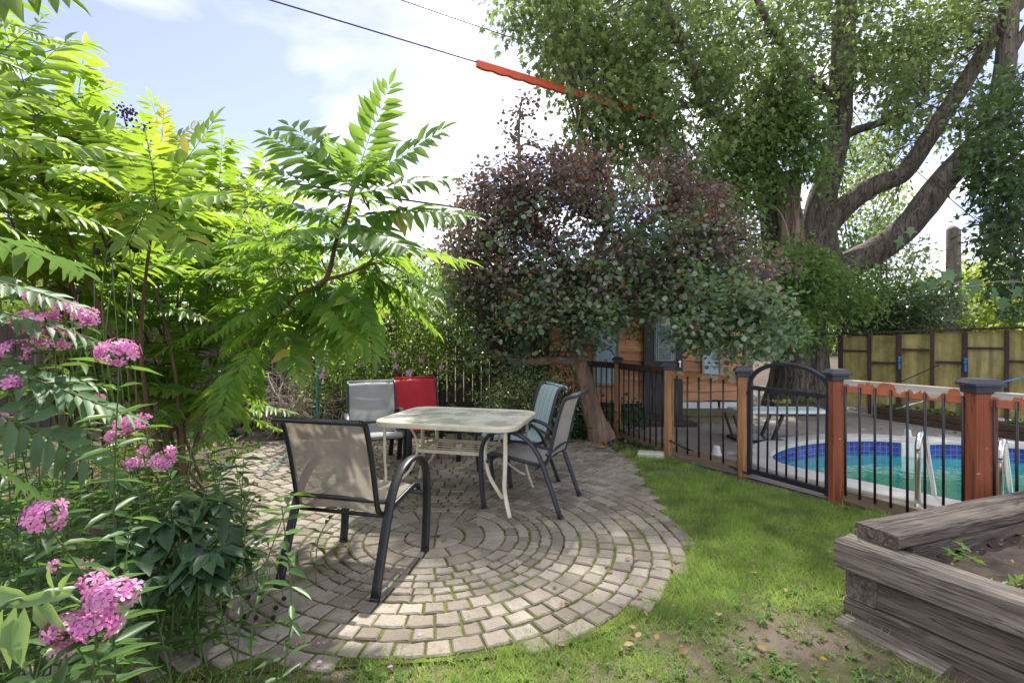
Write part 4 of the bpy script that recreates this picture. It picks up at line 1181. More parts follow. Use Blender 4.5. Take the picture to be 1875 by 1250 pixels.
# ------------------------------------------------------------ overhead wires, guard, pole
def wire(name, A, B, r, label, sag=.0, cat='wire', group='overhead wires'):
    A = np.array(A); B = np.array(B); mb = MB()
    pts = [A * (1 - t_) + B * t_ - np.array([0, 0, sag * 4 * t_ * (1 - t_)]) for t_ in np.linspace(0, 1, 15)]
    mb.tube(pts, r, 6)
    return tag(mb.build(name, M['iron'], None, True), label, cat, group)
W0 = P(300, -58, 6.0); W1 = P(1560, 320, 10.5)
wire('overhead_wire', W0, W1, .010, 'lower overhead wire that carries the orange guard', 0)
wire('overhead_wire', P(560, -60, 6.5), P(1500, 262, 16), .009, 'upper overhead wire crossing above the orange guard', 0)
wire('overhead_wire', P(300, 300, 9), P(1000, 402, 11), .022, 'thick dark cable low in the sky behind the left tree', .02)
wire('overhead_wire', P(1600, 250, 15), P(1900, 495, 13), .012, 'thin wire slanting down towards the short utility pole', .0)
wire('overhead_wire', P(1660, 475, 13.5), P(1950, 405, 13.5), .010, 'thin wire crossing the utility pole top', .0)
def wire_at(px):
    lo, hi = 0., 1.
    for _ in range(50):
        m_ = (lo + hi) / 2; q = W0 * (1 - m_) + W1 * m_
        if CX + F * q[0] / q[1] < px: lo = m_
        else: hi = m_
    return W0 * (1 - lo) + W1 * lo
g0, g1 = wire_at(873), wire_at(1200)
M['orange'] = simple('orange line guard', (.80, .10, .02), .45, var=.15, nscale=6)
mb = MB(); ng = 64
dirv = nrm(g1 - g0); sidev = nrm(np.cross(dirv, [0, 0, 1])); upv = np.cross(sidev, dirv)
vs = []
for i in range(ng + 1):
    q = g0 + (g1 - g0) * i / ng
    dep = .066 + .020 * abs(math.sin(i * .62)) 
    for a_, h_ in ((-.028, -dep), (-.034, .0), (-.018, .030), (.018, .030), (.034, .0), (.028, -dep)):
        vs.append(q + sidev * a_ + upv * h_)
fs = [(i * 6 + j, i * 6 + (j + 1) % 6, (i + 1) * 6 + (j + 1) % 6, (i + 1) * 6 + j) for i in range(ng) for j in range(6)]
fs += [tuple(range(6)), tuple(ng * 6 + j for j in range(6))]
mb.add(vs, fs)
tag(mb.build('line_guard', M['orange']), 'long orange plastic guard clipped on the overhead wire', 'wire guard')
M['pole'] = woodmat('weathered utility pole', (.10, .08, .065), (.27, .23, .19), (12, 12, 1.2), cracks=(12, 12, .7), bmp=.8, bd=.02)
up_ = empty('utility_pole', (13.6 * (1746 - CX) / F, 13.6, 0), 0, 'short weathered wooden utility pole beyond the panel fence', 'utility pole')
mb = MB(); mb.tube([(0, 0, 0), (0, 0, 1.5), (0, 0, 3), (0, 0, 4.18), (.02, 0, 4.2)], [.19, .18, .165, .155, .14], 16); mb.build('shaft', M['pole'], up_, True)
mb = MB(); mb.box((-.10, -.13, 2.75), (.20, .16, .35), None, .02); mb.build('bracket', M['iron'], up_)
mb = MB(); mb.tube([(-.3, -.15, 2.35), (.3, -.15, 2.3)], .03, 8); mb.build('cross_pin', M['iron'], up_)

# ------------------------------------------------------------ foliage tools
def clump_leaves(L, centers, k, spread, ln, asp, droop=.6, outward=None, jitter=.35, updir=None):
    """k leaves round each centre; spread=(sx,sy,sz)"""
    C = np.repeat(np.asarray(centers), k, axis=0); n_ = len(C)
    off = RNG.normal(0, 1, (n_, 3)) * np.array(spread)
    p = C + off
    d = nrm(off / np.array(spread)) * .7 + RNG.normal(0, .5, (n_, 3)); d[:, 2] -= droop
    nn = RNG.normal(0, jitter, (n_, 3)) + np.array([0, 0, 1.0])
    s_ = ln * RNG.uniform(.6, 1.15, n_)
    L.add(p, d, nn, s_, s_ * asp)

def px_centers(regs, n):
    """regs: (cx, cy, rx, ry, Y0, Y1, weight) ellipses of crown as seen, spread in real depth"""
    w = np.array([r[6] for r in regs], float); w /= w.sum()
    out = []
    for r, k in zip(regs, (w * n).astype(int)):
        a = RNG.uniform(0, 2 * PI, k); q = np.sqrt(RNG.uniform(0, 1, k))
        px = r[0] + r[2] * q * np.cos(a); py = r[1] + r[3] * q * np.sin(a); Y = RNG.uniform(r[4], r[5], k)
        out.append(np.stack([(px - CX) / F * Y, Y, HC - (py - HY) / F * Y], 1))
    return np.concatenate(out)

def twigs(mb, centers, limbs, r=.006, prob=1.0, sides=4, r0=None):
    Lp = np.concatenate([np.array(l) for l in limbs])
    for c in centers:
        if random.random() > prob: continue
        dd = np.linalg.norm(Lp - c, axis=1); j = int(np.argmin(dd + RNG.uniform(0, .4, len(dd)) * dd.min()))
        a = Lp[j]
        L_ = np.linalg.norm(c - a)
        if L_ > 4.5: continue
        m1 = a * .6 + c * .4 + np.array([0, 0, .12 * L_]) + RNG.normal(0, .06 * L_, 3)
        pts = smooth([a, m1, c], 3)
        n_ = len(pts)
        mb.tube(pts, [(r0 or r * 3) * (1 - i / (n_ - 1)) + r * i / (n_ - 1) for i in range(n_)], sides, cap=False)

def limb(mb, pts, r, rough=.0, sides=10, n=5):
    """pts world, r list per point"""
    sp = smooth([np.array(p_) for p_ in pts], n)
    rr_ = np.interp(np.linspace(0, len(pts) - 1, len(sp)), range(len(pts)), r)
    mb.tube(sp, list(rr_), sides, rough=rough)
    return sp

# ------------------------------------------------------------ big maple
TY = 10.2
mt = empty('silver_maple', (5.5, TY, 0), 0, 'huge old maple with hollow trunk and spreading limbs behind the gate', 'tree')
mb = MB(); limbs = []
def L_(pts, wpx, **kw):
    w3 = [P(a, b_, c) for a, b_, c in pts]
    rr_ = [w * c / F / 2 for (a, b_, c), w in zip(pts, wpx)]
    sp = limb(mb, w3, rr_, rough=.12, sides=14, **kw); limbs.append(sp); return sp
# great fluted base
def trunk_base():
    lv = [(-.05, 1.28), (.15, 1.22), (.5, 1.10), (1.0, .98), (1.6, .86), (2.2, .84), (2.8, .90), (3.2, .7)]
    vs = []; ns = 40
    base = P(1463, 700, TY)
    for i, (z, w) in enumerate(lv):
        cxx = base[0] + .05 * math.sin(z)
        for k in range(ns):
            a = 2 * PI * k / ns
            r = w / 2 * (1 + .07 * math.sin(a * 5 + .6) + .05 * math.sin(a * 9 + z) + .03 * math.sin(a * 17)) * (1.0 if z > .6 else 1 + (.6 - z) * .15 * math.sin(a * 5) ** 2)
            vs.append((cxx + r * math.cos(a), TY + r * .8 * math.sin(a), z))
    fs = [(i * ns + k, i * ns + (k + 1) % ns, (i + 1) * ns + (k + 1) % ns, (i + 1) * ns + k) for i in range(len(lv) - 1) for k in range(ns)]
    fs.append(tuple((len(lv) - 1) * ns + k for k in range(ns)))
    mb.add(vs, fs)
trunk_base()
L_([(1450, 560, 10.2), (1432, 470, 10.2), (1424, 400, 10.1), (1408, 320, 10), (1381, 262, 9.9), (1330, 228, 9.6), (1292, 190, 9.4), (1272, 145, 9.2), (1250, 75, 9), (1207, -10, 8.8), (1180, -80, 8.8)], [75, 62, 55, 42, 34, 24, 20, 17, 15, 13, 10])
L_([(1292, 192, 9.4), (1253, 194, 9.0), (1187, 215, 8.6), (1120, 215, 8.4), (1060, 240, 8.2)], [12, 10, 8, 5, 3])
L_([(1480, 560, 10.3), (1498, 466, 10.3), (1503, 380, 10.3), (1522, 310, 10.4), (1535, 250, 10.5), (1538, 188, 10.5), (1543, 100, 10.6), (1548, 0, 10.7), (1552, -90, 10.8)], [85, 66, 48, 38, 38, 40, 38, 36, 30])
L_([(1527, 205, 10.4), (1513, 178, 10.2), (1474, 144, 10), (1429, 74, 9.8), (1399, 25, 9.6), (1370, -40, 9.5)], [18, 17, 16, 14, 12, 9])
L_([(1505, 420, 10.3), (1548, 377, 10.2), (1598, 342, 10.1), (1647, 322, 10), (1677, 288, 10), (1722, 218, 9.9), (1771, 144, 9.9), (1821, 64, 9.8), (1872, 0, 9.8), (1930, -60, 9.8)], [46, 36, 34, 32, 30, 28, 26, 24, 22, 18])
L_([(1455, 590, 10.2), (1480, 548, 10.1), (1548, 492, 10), (1617, 451, 9.8), (1667, 408, 9.7), (1722, 337, 9.6), (1771, 283, 9.5), (1816, 233, 9.4), (1838, 149, 9.3), (1846, 50, 9.3), (1850, -60, 9.3)], [80, 56, 48, 46, 46, 44, 42, 38, 34, 30, 26])
L_([(1838, 120, 9.3), (1862, 80, 9.2), (1900, 20, 9.1)], [18, 15, 12])
L_([(1545, 250, 10.4), (1570, 238, 10.3), (1603, 228, 10.1), (1645, 214, 10), (1700, 180, 9.8)], [16, 15, 13, 10, 6])
L_([(1272, 150, 9.3), (1240, 80, 10), (1225, 0, 10.5)], [8, 7, 5])
L_([(1525, 180, 10.4), (1490, 140, 9.5), (1440, 170, 9.0)], [9, 7, 4])
mb.build('trunk', M['bark'], mt, True, offset=mt.location)
sn = MB()
sp = smooth([P(1452, 500, 9.75), P(1447, 420, 9.7), P(1446, 350, 9.65), P(1444, 312, 9.6)], 5)
sn.tube(sp, [.26, .25, .24, .23, .22, .21, .205, .20, .20, .195, .19, .19, .19, .18, .15, .11][:len(sp)], 14, rough=.22)
sn.build('broken_snag', M['snag'], mt, True, offset=mt.location)
hb = MB(); q = P(1522, 197, 10.2); hb.tube([(q[0], q[1] + .02, q[2]), (q[0], q[1] - .035, q[2])], [.075, .05], 12); hb.build('knot_hole', M['twig_d'], mt, True, offset=mt.location)

regs = [(1030, 50, 70, 80, 7.5, 10, 2.0), (1065, 150, 60, 80, 7.5, 9.5, 1.4), (1120, 100, 110, 130, 8, 11, 5), (1240, 90, 110, 130, 8, 12, 5), (1180, 230, 90, 80, 7.8, 9.5, 2.6),
        (1100, 300, 60, 60, 7.8, 9.0, 1.1), (1300, 270, 100, 80, 8, 11, 3.2), (1370, 130, 90, 130, 8.5, 12, 4.5), (1480, 90, 80, 110, 8.8, 12, 2.6), (1620, 60, 110, 90, 9, 12, 3.4), (1680, 170, 110, 80, 9, 12, 3.4),
        (1600, 290, 90, 60, 10, 13, 1.6), (1740, 60, 80, 80, 9, 12, 2.0), (1330, 380, 110, 90, 9, 12, 3.2), (1590, 400, 70, 70, 11, 14, 1.5), (1790, 200, 60, 70, 9, 11, 1.3), (1420, 210, 70, 60, 8.8, 10, 2.0), (1020, 20, 100, 50, 7.5, 10, 1.0)]
def drop(c, holes, prob=.82):
    px = CX + F * c[:, 0] / c[:, 1]; py = HY - F * (c[:, 2] - HC) / c[:, 1]; keep = np.ones(len(c), bool)
    for hx, hy, rx, ry in holes: keep &= ~((((px - hx) / rx) ** 2 + ((py - hy) / ry) ** 2 < 1) & (RNG.uniform(0, 1, len(c)) < prob))
    return c[keep]
HOLES = [(1665, 440, 75, 45), (1735, 335, 60, 50), (1690, 270, 60, 40), (1445, 385, 40, 70), (1405, 300, 34, 50), (1530, 240, 32, 75), (1502, 390, 34, 60), (1600, 345, 60, 30), (1255, 215, 36, 36), (1265, 120, 16, 50),
         (1540, 60, 30, 60), (1775, 140, 40, 60), (1840, 120, 22, 80), (1180, 330, 40, 30), (1480, 150, 24, 24), (1400, 60, 22, 26), (1700, 110, 26, 26), (1610, 170, 26, 20), (1575, 430, 26, 40), (1090, 210, 18, 14), (1340, 60, 18, 18), (1050, 170, 55, 20), (1140, 200, 26, 12)]
cen_m = drop(px_centers(regs, 640), HOLES)
Lf = Leaves(); clump_leaves(Lf, cen_m, 62, (.18, .18, .28), .135, .85, droop=.75)
# the part of the crown above the picture, which shades lawn and pool
ab = np.stack([RNG.uniform(1.2, 12, 420), RNG.uniform(7.5, 13.5, 420), RNG.uniform(8.5, 12.5, 420)], 1)
ab = ab[ab[:, 0] > 1.6 + .0 * ab[:, 2]]
clump_leaves(Lf, ab, 34, (.3, .3, .3), .16, .85, droop=.5)
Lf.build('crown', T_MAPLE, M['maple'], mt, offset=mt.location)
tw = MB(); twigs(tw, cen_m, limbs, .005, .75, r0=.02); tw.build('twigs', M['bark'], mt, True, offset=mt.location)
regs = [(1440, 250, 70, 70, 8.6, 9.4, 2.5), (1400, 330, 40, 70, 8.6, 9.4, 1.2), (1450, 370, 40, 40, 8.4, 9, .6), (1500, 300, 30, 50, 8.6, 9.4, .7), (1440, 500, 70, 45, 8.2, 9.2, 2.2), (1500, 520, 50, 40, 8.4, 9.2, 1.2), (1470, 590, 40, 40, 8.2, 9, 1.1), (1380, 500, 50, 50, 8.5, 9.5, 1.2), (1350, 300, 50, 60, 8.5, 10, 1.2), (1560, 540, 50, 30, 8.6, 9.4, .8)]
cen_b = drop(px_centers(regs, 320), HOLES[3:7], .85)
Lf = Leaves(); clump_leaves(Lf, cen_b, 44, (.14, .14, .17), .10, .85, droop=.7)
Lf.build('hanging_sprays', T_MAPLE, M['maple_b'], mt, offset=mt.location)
vn = MB()
vn.tube(smooth([P(1395, 370, 9.2), P(1425, 385, 9.1), P(1443, 430, 9.0), P(1455, 520, 9), P(1475, 540, 8.9)], 5), .014, 6)
vn.tube(smooth([P(1375, 490, 9.2), P(1390, 520, 9.1), P(1405, 505, 9.0), P(1420, 525, 9)], 5), .012, 6)
vn.build('hanging_stem', M['twig'], mt, True, offset=mt.location)

# dark maple on the right edge
dt = empty('dark_tree', (9.3, 8.2, 0), 0, 'dark leaved tree at the right edge beyond the panel fence', 'tree')
mb = MB(); sp1 = limb(mb, [(9.3, 8.2, 0), (9.0, 8.1, 2), (8.6, 8.0, 4), (8.4, 7.9, 6.5)], [.14, .12, .09, .05]); mb.build('trunk', M['bark'], dt, True, offset=dt.location)
cd = px_centers([(1840, 200, 45, 60, 7, 9, 1.5), (1845, 330, 55, 90, 7, 9, 3.2), (1835, 440, 45, 70, 7, 9, 2.0), (1810, 290, 30, 40, 7, 9, .9), (1862, 520, 25, 60, 7, 9, .8), (1790, 330, 20, 30, 7.5, 8.5, .4)], 185)
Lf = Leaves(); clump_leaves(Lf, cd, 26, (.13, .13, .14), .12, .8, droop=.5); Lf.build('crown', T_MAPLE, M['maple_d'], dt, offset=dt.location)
mb = MB(); twigs(mb, cd, [sp1], .005, .6, r0=.02); mb.build('twigs', M['twig_d'], dt, True, offset=dt.location)

# ------------------------------------------------------------ smoke bush tree
s0 = G(1098, 806)
st = empty('smoke_tree', tuple(s0), 0, 'smoke bush tree with purple and blue green leaves on leaning trunk', 'tree')
mb = MB(); sl = []
def SL(pts, w): sp = limb(mb, [P(*q) for q in pts], [a * q[2] / F / 2 for a, q in zip(w, pts)], rough=.12, sides=12); sl.append(sp); return sp
mb.tube([tuple(s0 + np.array((.03, 0, -.05))), tuple(s0 + np.array((.02, 0, .05))), tuple(s0 + np.array((-.02, 0, .22)))], [.24, .19, .14], 14, rough=.15)
SL([(1100, 812, 6.85), (1092, 780, 6.85), (1080, 735, 6.85), (1068, 690, 6.8), (1055, 640, 6.8), (1065, 560, 6.8), (1090, 470, 6.8), (1120, 390, 6.8), (1110, 310, 6.8)], [44, 40, 34, 32, 30, 24, 18, 12, 6])
SL([(1062, 640, 6.8), (1110, 585, 6.7), (1180, 572, 6.5), (1270, 570, 6.3), (1360, 590, 6.1)], [20, 17, 14, 10, 5])
SL([(1062, 665, 6.8), (1020, 658, 6.7), (950, 662, 6.5), (905, 640, 6.4)], [20, 17, 13, 6])
SL([(1070, 540, 6.8), (1010, 450, 6.7), (960, 360, 6.6), (950, 250, 6.5), (955, 180, 6.5)], [16, 12, 9, 5, 2])
SL([(1085, 480, 6.8), (1170, 420, 6.8), (1240, 350, 6.8), (1260, 280, 6.8)], [14, 11, 8, 4])
SL([(1075, 530, 6.8), (1180, 500, 6.6), (1280, 460, 6.4), (1350, 440, 6.3)], [14, 11, 8, 4])
SL([(1130, 430, 6.6), (1095, 405, 6.5), (1070, 395, 6.4)], [9, 8, 5])
mb.build('trunk', M['bark_s'], st, True, offset=st.location)
top = px_centers([(990, 325, 85, 50, 6.0, 7.3, 2.6), (895, 390, 70, 80, 5.9, 7.1, 3.0), (850, 450, 40, 45, 6, 7, .9), (1000, 390, 110, 80, 6.0, 7.5, 4), (880, 470, 60, 60, 5.9, 7, 2.0), (1060, 340, 70, 70, 6, 7.5, 2.4), (1200, 365, 60, 65, 6.2, 7.5, 2.2), (1280, 390, 70, 60, 6.2, 7.5, 2.6), (1230, 300, 36, 30, 6.4, 7.3, .3),
                  (1050, 480, 130, 60, 5.8, 6.6, 2.4), (900, 540, 70, 60, 5.9, 6.8, 1.0), (1250, 490, 110, 60, 5.8, 6.6, 1.2), (1400, 520, 50, 60, 5.5, 6.2, .5), (1040, 560, 110, 50, 5.8, 6.5, .8), (945, 235, 18, 20, 6.5, 6.6, .18), (955, 195, 14, 26, 6.5, 6.6, .14), (1330, 440, 50, 40, 6, 7, 1.2)], 640)
SH = [(1120, 330, 26, 34), (1010, 400, 22, 14), (1090, 440, 24, 18), (1150, 640, 74, 40), (1300, 660, 34, 30), (1215, 655, 36, 30), (935, 345, 14, 10), (1170, 395, 14, 14)]
top = drop(top, SH)
Lf = Leaves(); clump_leaves(Lf, top, 29, (.095, .095, .075), .062, .84, droop=.1); Lf.build('purple_leaves', T_ROUND, M['smoke_p'], st, offset=st.location)
low = px_centers([(980, 440, 110, 60, 5.8, 7, 1.5), (1180, 400, 100, 60, 5.8, 7, 1.7), (860, 540, 50, 60, 6, 7, 1.0), (1100, 530, 120, 50, 5.7, 7, 3.2), (1250, 470, 110, 60, 5.8, 7, 3.6), (1350, 590, 95, 70, 5.3, 6.3, 6.4), (1250, 540, 80, 50, 5.6, 6.8, 2.2), (960, 540, 100, 60, 5.8, 7, 3.2), (1090, 610, 50, 60, 5.7, 6.6, 1.9), (920, 620, 70, 50, 6, 7, 1.8), (1190, 520, 70, 60, 6, 7.2, 2), (1010, 590, 60, 50, 6, 7, 1.5), (1280, 605, 40, 30, 5.5, 6.2, .6)], 600)
low = drop(low, SH)
Lf = Leaves(); clump_leaves(Lf, low, 28, (.105, .105, .075), .070, .86, droop=.15); Lf.build('green_leaves', T_ROUND, M['smoke_g'], st, offset=st.location)
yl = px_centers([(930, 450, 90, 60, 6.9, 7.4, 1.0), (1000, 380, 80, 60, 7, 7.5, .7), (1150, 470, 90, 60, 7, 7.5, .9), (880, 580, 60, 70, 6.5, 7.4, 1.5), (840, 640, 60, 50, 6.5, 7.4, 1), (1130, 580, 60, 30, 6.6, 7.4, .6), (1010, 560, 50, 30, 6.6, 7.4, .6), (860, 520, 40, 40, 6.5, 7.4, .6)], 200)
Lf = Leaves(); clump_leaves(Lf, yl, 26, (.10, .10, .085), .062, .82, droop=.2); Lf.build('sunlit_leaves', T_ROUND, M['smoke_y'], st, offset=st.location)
tw = MB(); twigs(tw, np.concatenate([top, low]), sl, .003, .7, r0=.010); tw.build('twigs', M['twig_d'], st, True, offset=st.location)

# ------------------------------------------------------------ shrubs
def bush(name, label, cat, regs, n, k, spread, ln, asp, T, mat, base=None, stems=None, droop=.2, group=None, smat='stem_br', rst=.01):
    c = px_centers(regs, n)
    if base is None: base = (c[:, 0].mean(), c[:, 1].mean(), 0)
    e = empty(name, base, 0, label, cat, group)
    Lf = Leaves(); clump_leaves(Lf, c, k, spread, ln, asp, droop=droop); Lf.build('foliage', T, mat, e, offset=base)
    mb = MB()
    for q in c[RNG.choice(len(c), min(len(c), stems or 14), replace=False)]:
        b0 = np.array(base) + RNG.normal(0, .12, 3) * [1, 1, 0]
        m1 = b0 * .5 + q * .5 + RNG.normal(0, .08, 3) + np.array([0, 0, .15])
        sp = smooth([b0, m1, q], 4); mb.tube(sp, list(np.linspace(rst, rst * .3, len(sp))), 5)
    mb.build('stems', M[smat], e, True, offset=base)
    return e, c
rs, rc = bush('rose_of_sharon', 'tall green rose of sharon shrub with mauve flowers before the board fence', 'shrub',
     [(700, 600, 90, 90, 6.6, 7.6, 4), (780, 650, 60, 60, 6.6, 7.6, 2), (660, 690, 60, 50, 6.5, 7.4, 1.8), (760, 520, 60, 50, 6.8, 7.6, 1.6), (640, 650, 50, 50, 6.5, 7.4, 1.3), (830, 560, 40, 70, 6.8, 7.6, 1.3), (600, 700, 40, 35, 6.4, 7.0, .7)],
     360, 22, (.10, .10, .10), .06, .62, T_OVAL, M['bush'], base=(-1.7, 7.2, 0), stems=26, rst=.014)
for k, (px, py) in enumerate(((537, 694), (590, 688), (725, 670), (749, 682), (722, 648), (795, 538), (692, 550), (772, 660), (657, 668), (593, 676), (808, 672), (871, 545))):
    Y = 6.45 if py > 640 else 6.6
    L = Leaves(); q = P(px, py, Y); s_ = .095 if k < 5 else .07
    f = nrm(np.array([random.uniform(-.5, .5), -1, random.uniform(-.2, .5)]))
    x_ = nrm(np.cross(f, [0, 0, 1])); L.add(q, x_, f, s_, s_); L.add(q + f * .01, nrm(x_ + np.array([0, 0, .6])), f, s_ * .6, s_ * .6)
    o = L.build('hibiscus_flower', T_FLOWER, M['mauve'], rs, offset=rs.location)
bush('euonymus', 'low glossy variegated shrub behind the table and striped chair', 'shrub',
     [(935, 730, 60, 35, 6.6, 7.3, 3), (975, 700, 60, 30, 6.6, 7.4, 1.6), (900, 760, 40, 22, 6.6, 7.1, .9), (1000, 760, 50, 30, 6.6, 7.2, 1.2)], 220, 26, (.09, .09, .07), .045, .5, T_OVAL, M['glossy'], stems=16)
bush('dark_shrub', 'dark green low shrub around the leaning tree trunk', 'shrub',
     [(1040, 760, 50, 40, 6.9, 7.6, 2), (1130, 770, 40, 28, 7.1, 7.7, 1), (1010, 690, 50, 40, 7.1, 7.7, 1.2), (1060, 790, 40, 14, 6.8, 7.3, .8)], 130, 26, (.10, .10, .08), .06, .6, T_OVAL, M['peony'], stems=10)
# bare twiggy shrub
e = empty('bare_shrub', (-3.0, 7.1, 0), 0, 'leafless grey twiggy shrub in front of the board fence', 'shrub')
mb = MB(); tips = []
def twist(p, d, L_, r, depth):
    pts = [p]; q = np.array(p); dd = np.array(d)
    for k in range(5):
        dd = nrm(dd + RNG.normal(0, .28, 3) + np.array([0, 0, -.04 if depth < 2 else -.02])); q = q + dd * L_ / 5; pts.append(q.copy())
    mb.tube(smooth(pts, 2), list(np.linspace(r, r * .45, len(pts) * 2 - 1)), 5, cap=False)
    if depth > 0:
        for k in range(4 if depth > 1 else 3):
            i = random.randint(1, 5); twist(pts[i], nrm(dd + RNG.normal(0, .8, 3)), L_ * .62, r * .55, depth - 1)
for k in range(13):
    a = RNG.uniform(-PI, PI)
    twist(np.array([-3.0 + RNG.normal(0, .12), 7.05 + RNG.normal(0, .1), RNG.uniform(0.2, .5)]), nrm(np.array([math.cos(a) * 1.2, math.sin(a) * .5, RNG.uniform(.3, 1.0)])), RNG.uniform(.5, .8), .014, 3)
mb.build('branches', M['twig'], e, True, offset=e.location)
mb = MB()
for k in range(4): mb.tube([(-3.0 + RNG.normal(0, .1), 7.05, 0), (-3.0 + RNG.normal(0, .1), 7.05, .6)], .02, 6)
mb.build('stems', M['twig'], e, True, offset=e.location)

# trees and hedges beyond the fences
bgspec = [
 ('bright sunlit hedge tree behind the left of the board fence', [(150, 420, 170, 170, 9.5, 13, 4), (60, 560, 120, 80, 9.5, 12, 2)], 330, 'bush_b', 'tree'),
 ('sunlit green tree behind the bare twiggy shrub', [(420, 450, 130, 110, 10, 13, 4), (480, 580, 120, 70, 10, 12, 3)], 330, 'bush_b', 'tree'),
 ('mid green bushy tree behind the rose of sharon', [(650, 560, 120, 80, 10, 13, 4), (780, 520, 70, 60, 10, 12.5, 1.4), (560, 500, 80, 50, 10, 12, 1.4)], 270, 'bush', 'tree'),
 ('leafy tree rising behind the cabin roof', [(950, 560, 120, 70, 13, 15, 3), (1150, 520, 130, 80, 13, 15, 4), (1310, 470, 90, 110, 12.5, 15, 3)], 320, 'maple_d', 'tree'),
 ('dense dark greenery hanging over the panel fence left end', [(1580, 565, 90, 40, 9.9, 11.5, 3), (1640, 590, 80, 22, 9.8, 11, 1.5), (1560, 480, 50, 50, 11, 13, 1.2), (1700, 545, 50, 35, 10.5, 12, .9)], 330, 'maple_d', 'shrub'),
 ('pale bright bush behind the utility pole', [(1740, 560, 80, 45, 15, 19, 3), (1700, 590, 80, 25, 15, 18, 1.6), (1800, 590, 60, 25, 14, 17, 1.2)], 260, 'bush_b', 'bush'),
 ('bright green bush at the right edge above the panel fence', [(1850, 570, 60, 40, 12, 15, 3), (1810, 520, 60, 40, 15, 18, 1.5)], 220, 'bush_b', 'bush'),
 ('grey green tree seen between the maple limbs', [(1600, 380, 60, 90, 15, 18, 3), (1560, 300, 60, 60, 15, 18, 1), (1650, 470, 60, 40, 15, 18, 1.4)], 90, 'maple', 'tree'),
]
for lb, rg, n_, mt_, ct in bgspec:
    Ym = np.mean([r[4] for r in rg])
    bush('background_' + ('tree' if ct == 'tree' else 'bush'), lb, ct, rg, n_, 30, (.22, .22, .18), .011 * Ym, .8, T_MAPLE if 'maple' in mt_ else T_OVAL, M[mt_], stems=12, rst=.05, smat='bark', group='greenery beyond the fences')
for x0_, x1_, lb in ((-60, -13, 'distant tree line far behind the left garden'), (-12, 6, 'distant tree line behind the board fence'), (9, 60, 'distant tree line behind the pool garden')):
    k = int((x1_ - x0_) * 9); c = np.stack([RNG.uniform(x0_, x1_, k), RNG.uniform(32, 40, k), RNG.uniform(0, 1, k) ** .8 * 4.2], 1)
    Lf = Leaves(); clump_leaves(Lf, c, 30, (.8, .6, .6), .5, .8, droop=.1)
    tag(Lf.build('tree_line', T_OVAL, M['bush']), lb, 'trees', kind='stuff')

# ------------------------------------------------------------ tree of heaven
def frond(L, rach, start, d, up, ln, pairs, lfl=.265, wid=.285, droop=.35, hang=.25, r=.0035):
    """pinnate leaf: arched rachis, paired leaflets, terminal leaflet"""
    d = nrm(d); up = nrm(np.asarray(up, float) - d * np.dot(d, up))
    n_ = pairs + 2; q = np.array(start, float); pts = [q.copy()]; dd = d.copy()
    for i in range(n_):
        dd = nrm(dd + np.array([0, 0, -droop / n_]) + RNG.normal(0, .015, 3)); q = q + dd * ln / n_; pts.append(q.copy())
    rach.tube(pts, list(np.linspace(r, r * .3, len(pts))), 5, cap=False)
    for i in range(2, len(pts)):
        a = pts[i - 1] * .4 + pts[i] * .6; t_ = i / (len(pts) - 1)
        dr = nrm(pts[i] - pts[i - 1]); sd_ = nrm(np.cross(dr, up)); u2 = np.cross(sd_, dr)
        sz = ln * lfl * (.65 + .75 * math.sin(PI * min(1, .15 + t_ * .80))) * .85
        for s_ in (-1, 1):
            dl = nrm(sd_ * s_ + dr * (.30 + .55 * t_) + u2 * RNG.uniform(-.12, .14) + np.array([0, 0, -hang * RNG.uniform(.4, 1.7)]) + RNG.normal(0, .07, 3))
            if RNG.uniform() < .03: continue
            L.add(a + RNG.normal(0, .003, 3), dl, u2 + sd_ * s_ * -.25 + RNG.normal(0, .16, 3), sz * RNG.uniform(.78, 1.12), sz * wid * RNG.uniform(.85, 1.15))
    L.add(pts[-1], dr, u2, sz * 1.1, sz * wid)

def whorl(L, rach, c, axis, n_, ln, pairs=11, elev=(1.1, -.25), **kw):
    c = np.array(c, float); axis = nrm(axis)
    sx = nrm(np.cross(axis, [.3, 1, .1])); sy = np.cross(axis, sx)
    for k in range(n_):
        a = k * 2.4 + RNG.normal(0, .15); t_ = k / max(1, n_ - 1)
        el = elev[0] * (1 - t_) + elev[1] * t_ + RNG.normal(0, .08)
        d = (sx * math.cos(a) + sy * math.sin(a)) * math.cos(el) + axis * math.sin(el)
        frond(L, rach, c - axis * t_ * .10, d, axis * .5 + np.array([0, 0, 1.]), ln * (.8 + .3 * math.sin(PI * t_)) * RNG.uniform(.85, 1.1), pairs, **kw)

def toh(label, stems, whorls, mat='ail', extra=None, name='tree_of_heaven', group='young trees with feathery leaves', smat='stem_br'):
    base = np.array(stems[0][0][0] if isinstance(stems[0][0][0], (tuple, list, np.ndarray)) else stems[0][0]); 
    e = empty(name, (base[0], base[1], 0), 0, label, 'tree', group)
    mb = MB()
    for pts, rr_ in stems: limb(mb, pts, rr_, sides=8)
    mb.build('trunk', M[smat], e, True, offset=e.location)
    L = Leaves(); ra = MB()
    for w in whorls: whorl(L, ra, *w[:4], **(w[4] if len(w) > 4 else {}))
    if extra: extra(L, ra)
    L.build('leaves', T_LANCE, M[mat], e, offset=e.location)
    ra.build('leaf_stalks', M['stem'], e, True, offset=e.location)
    return e
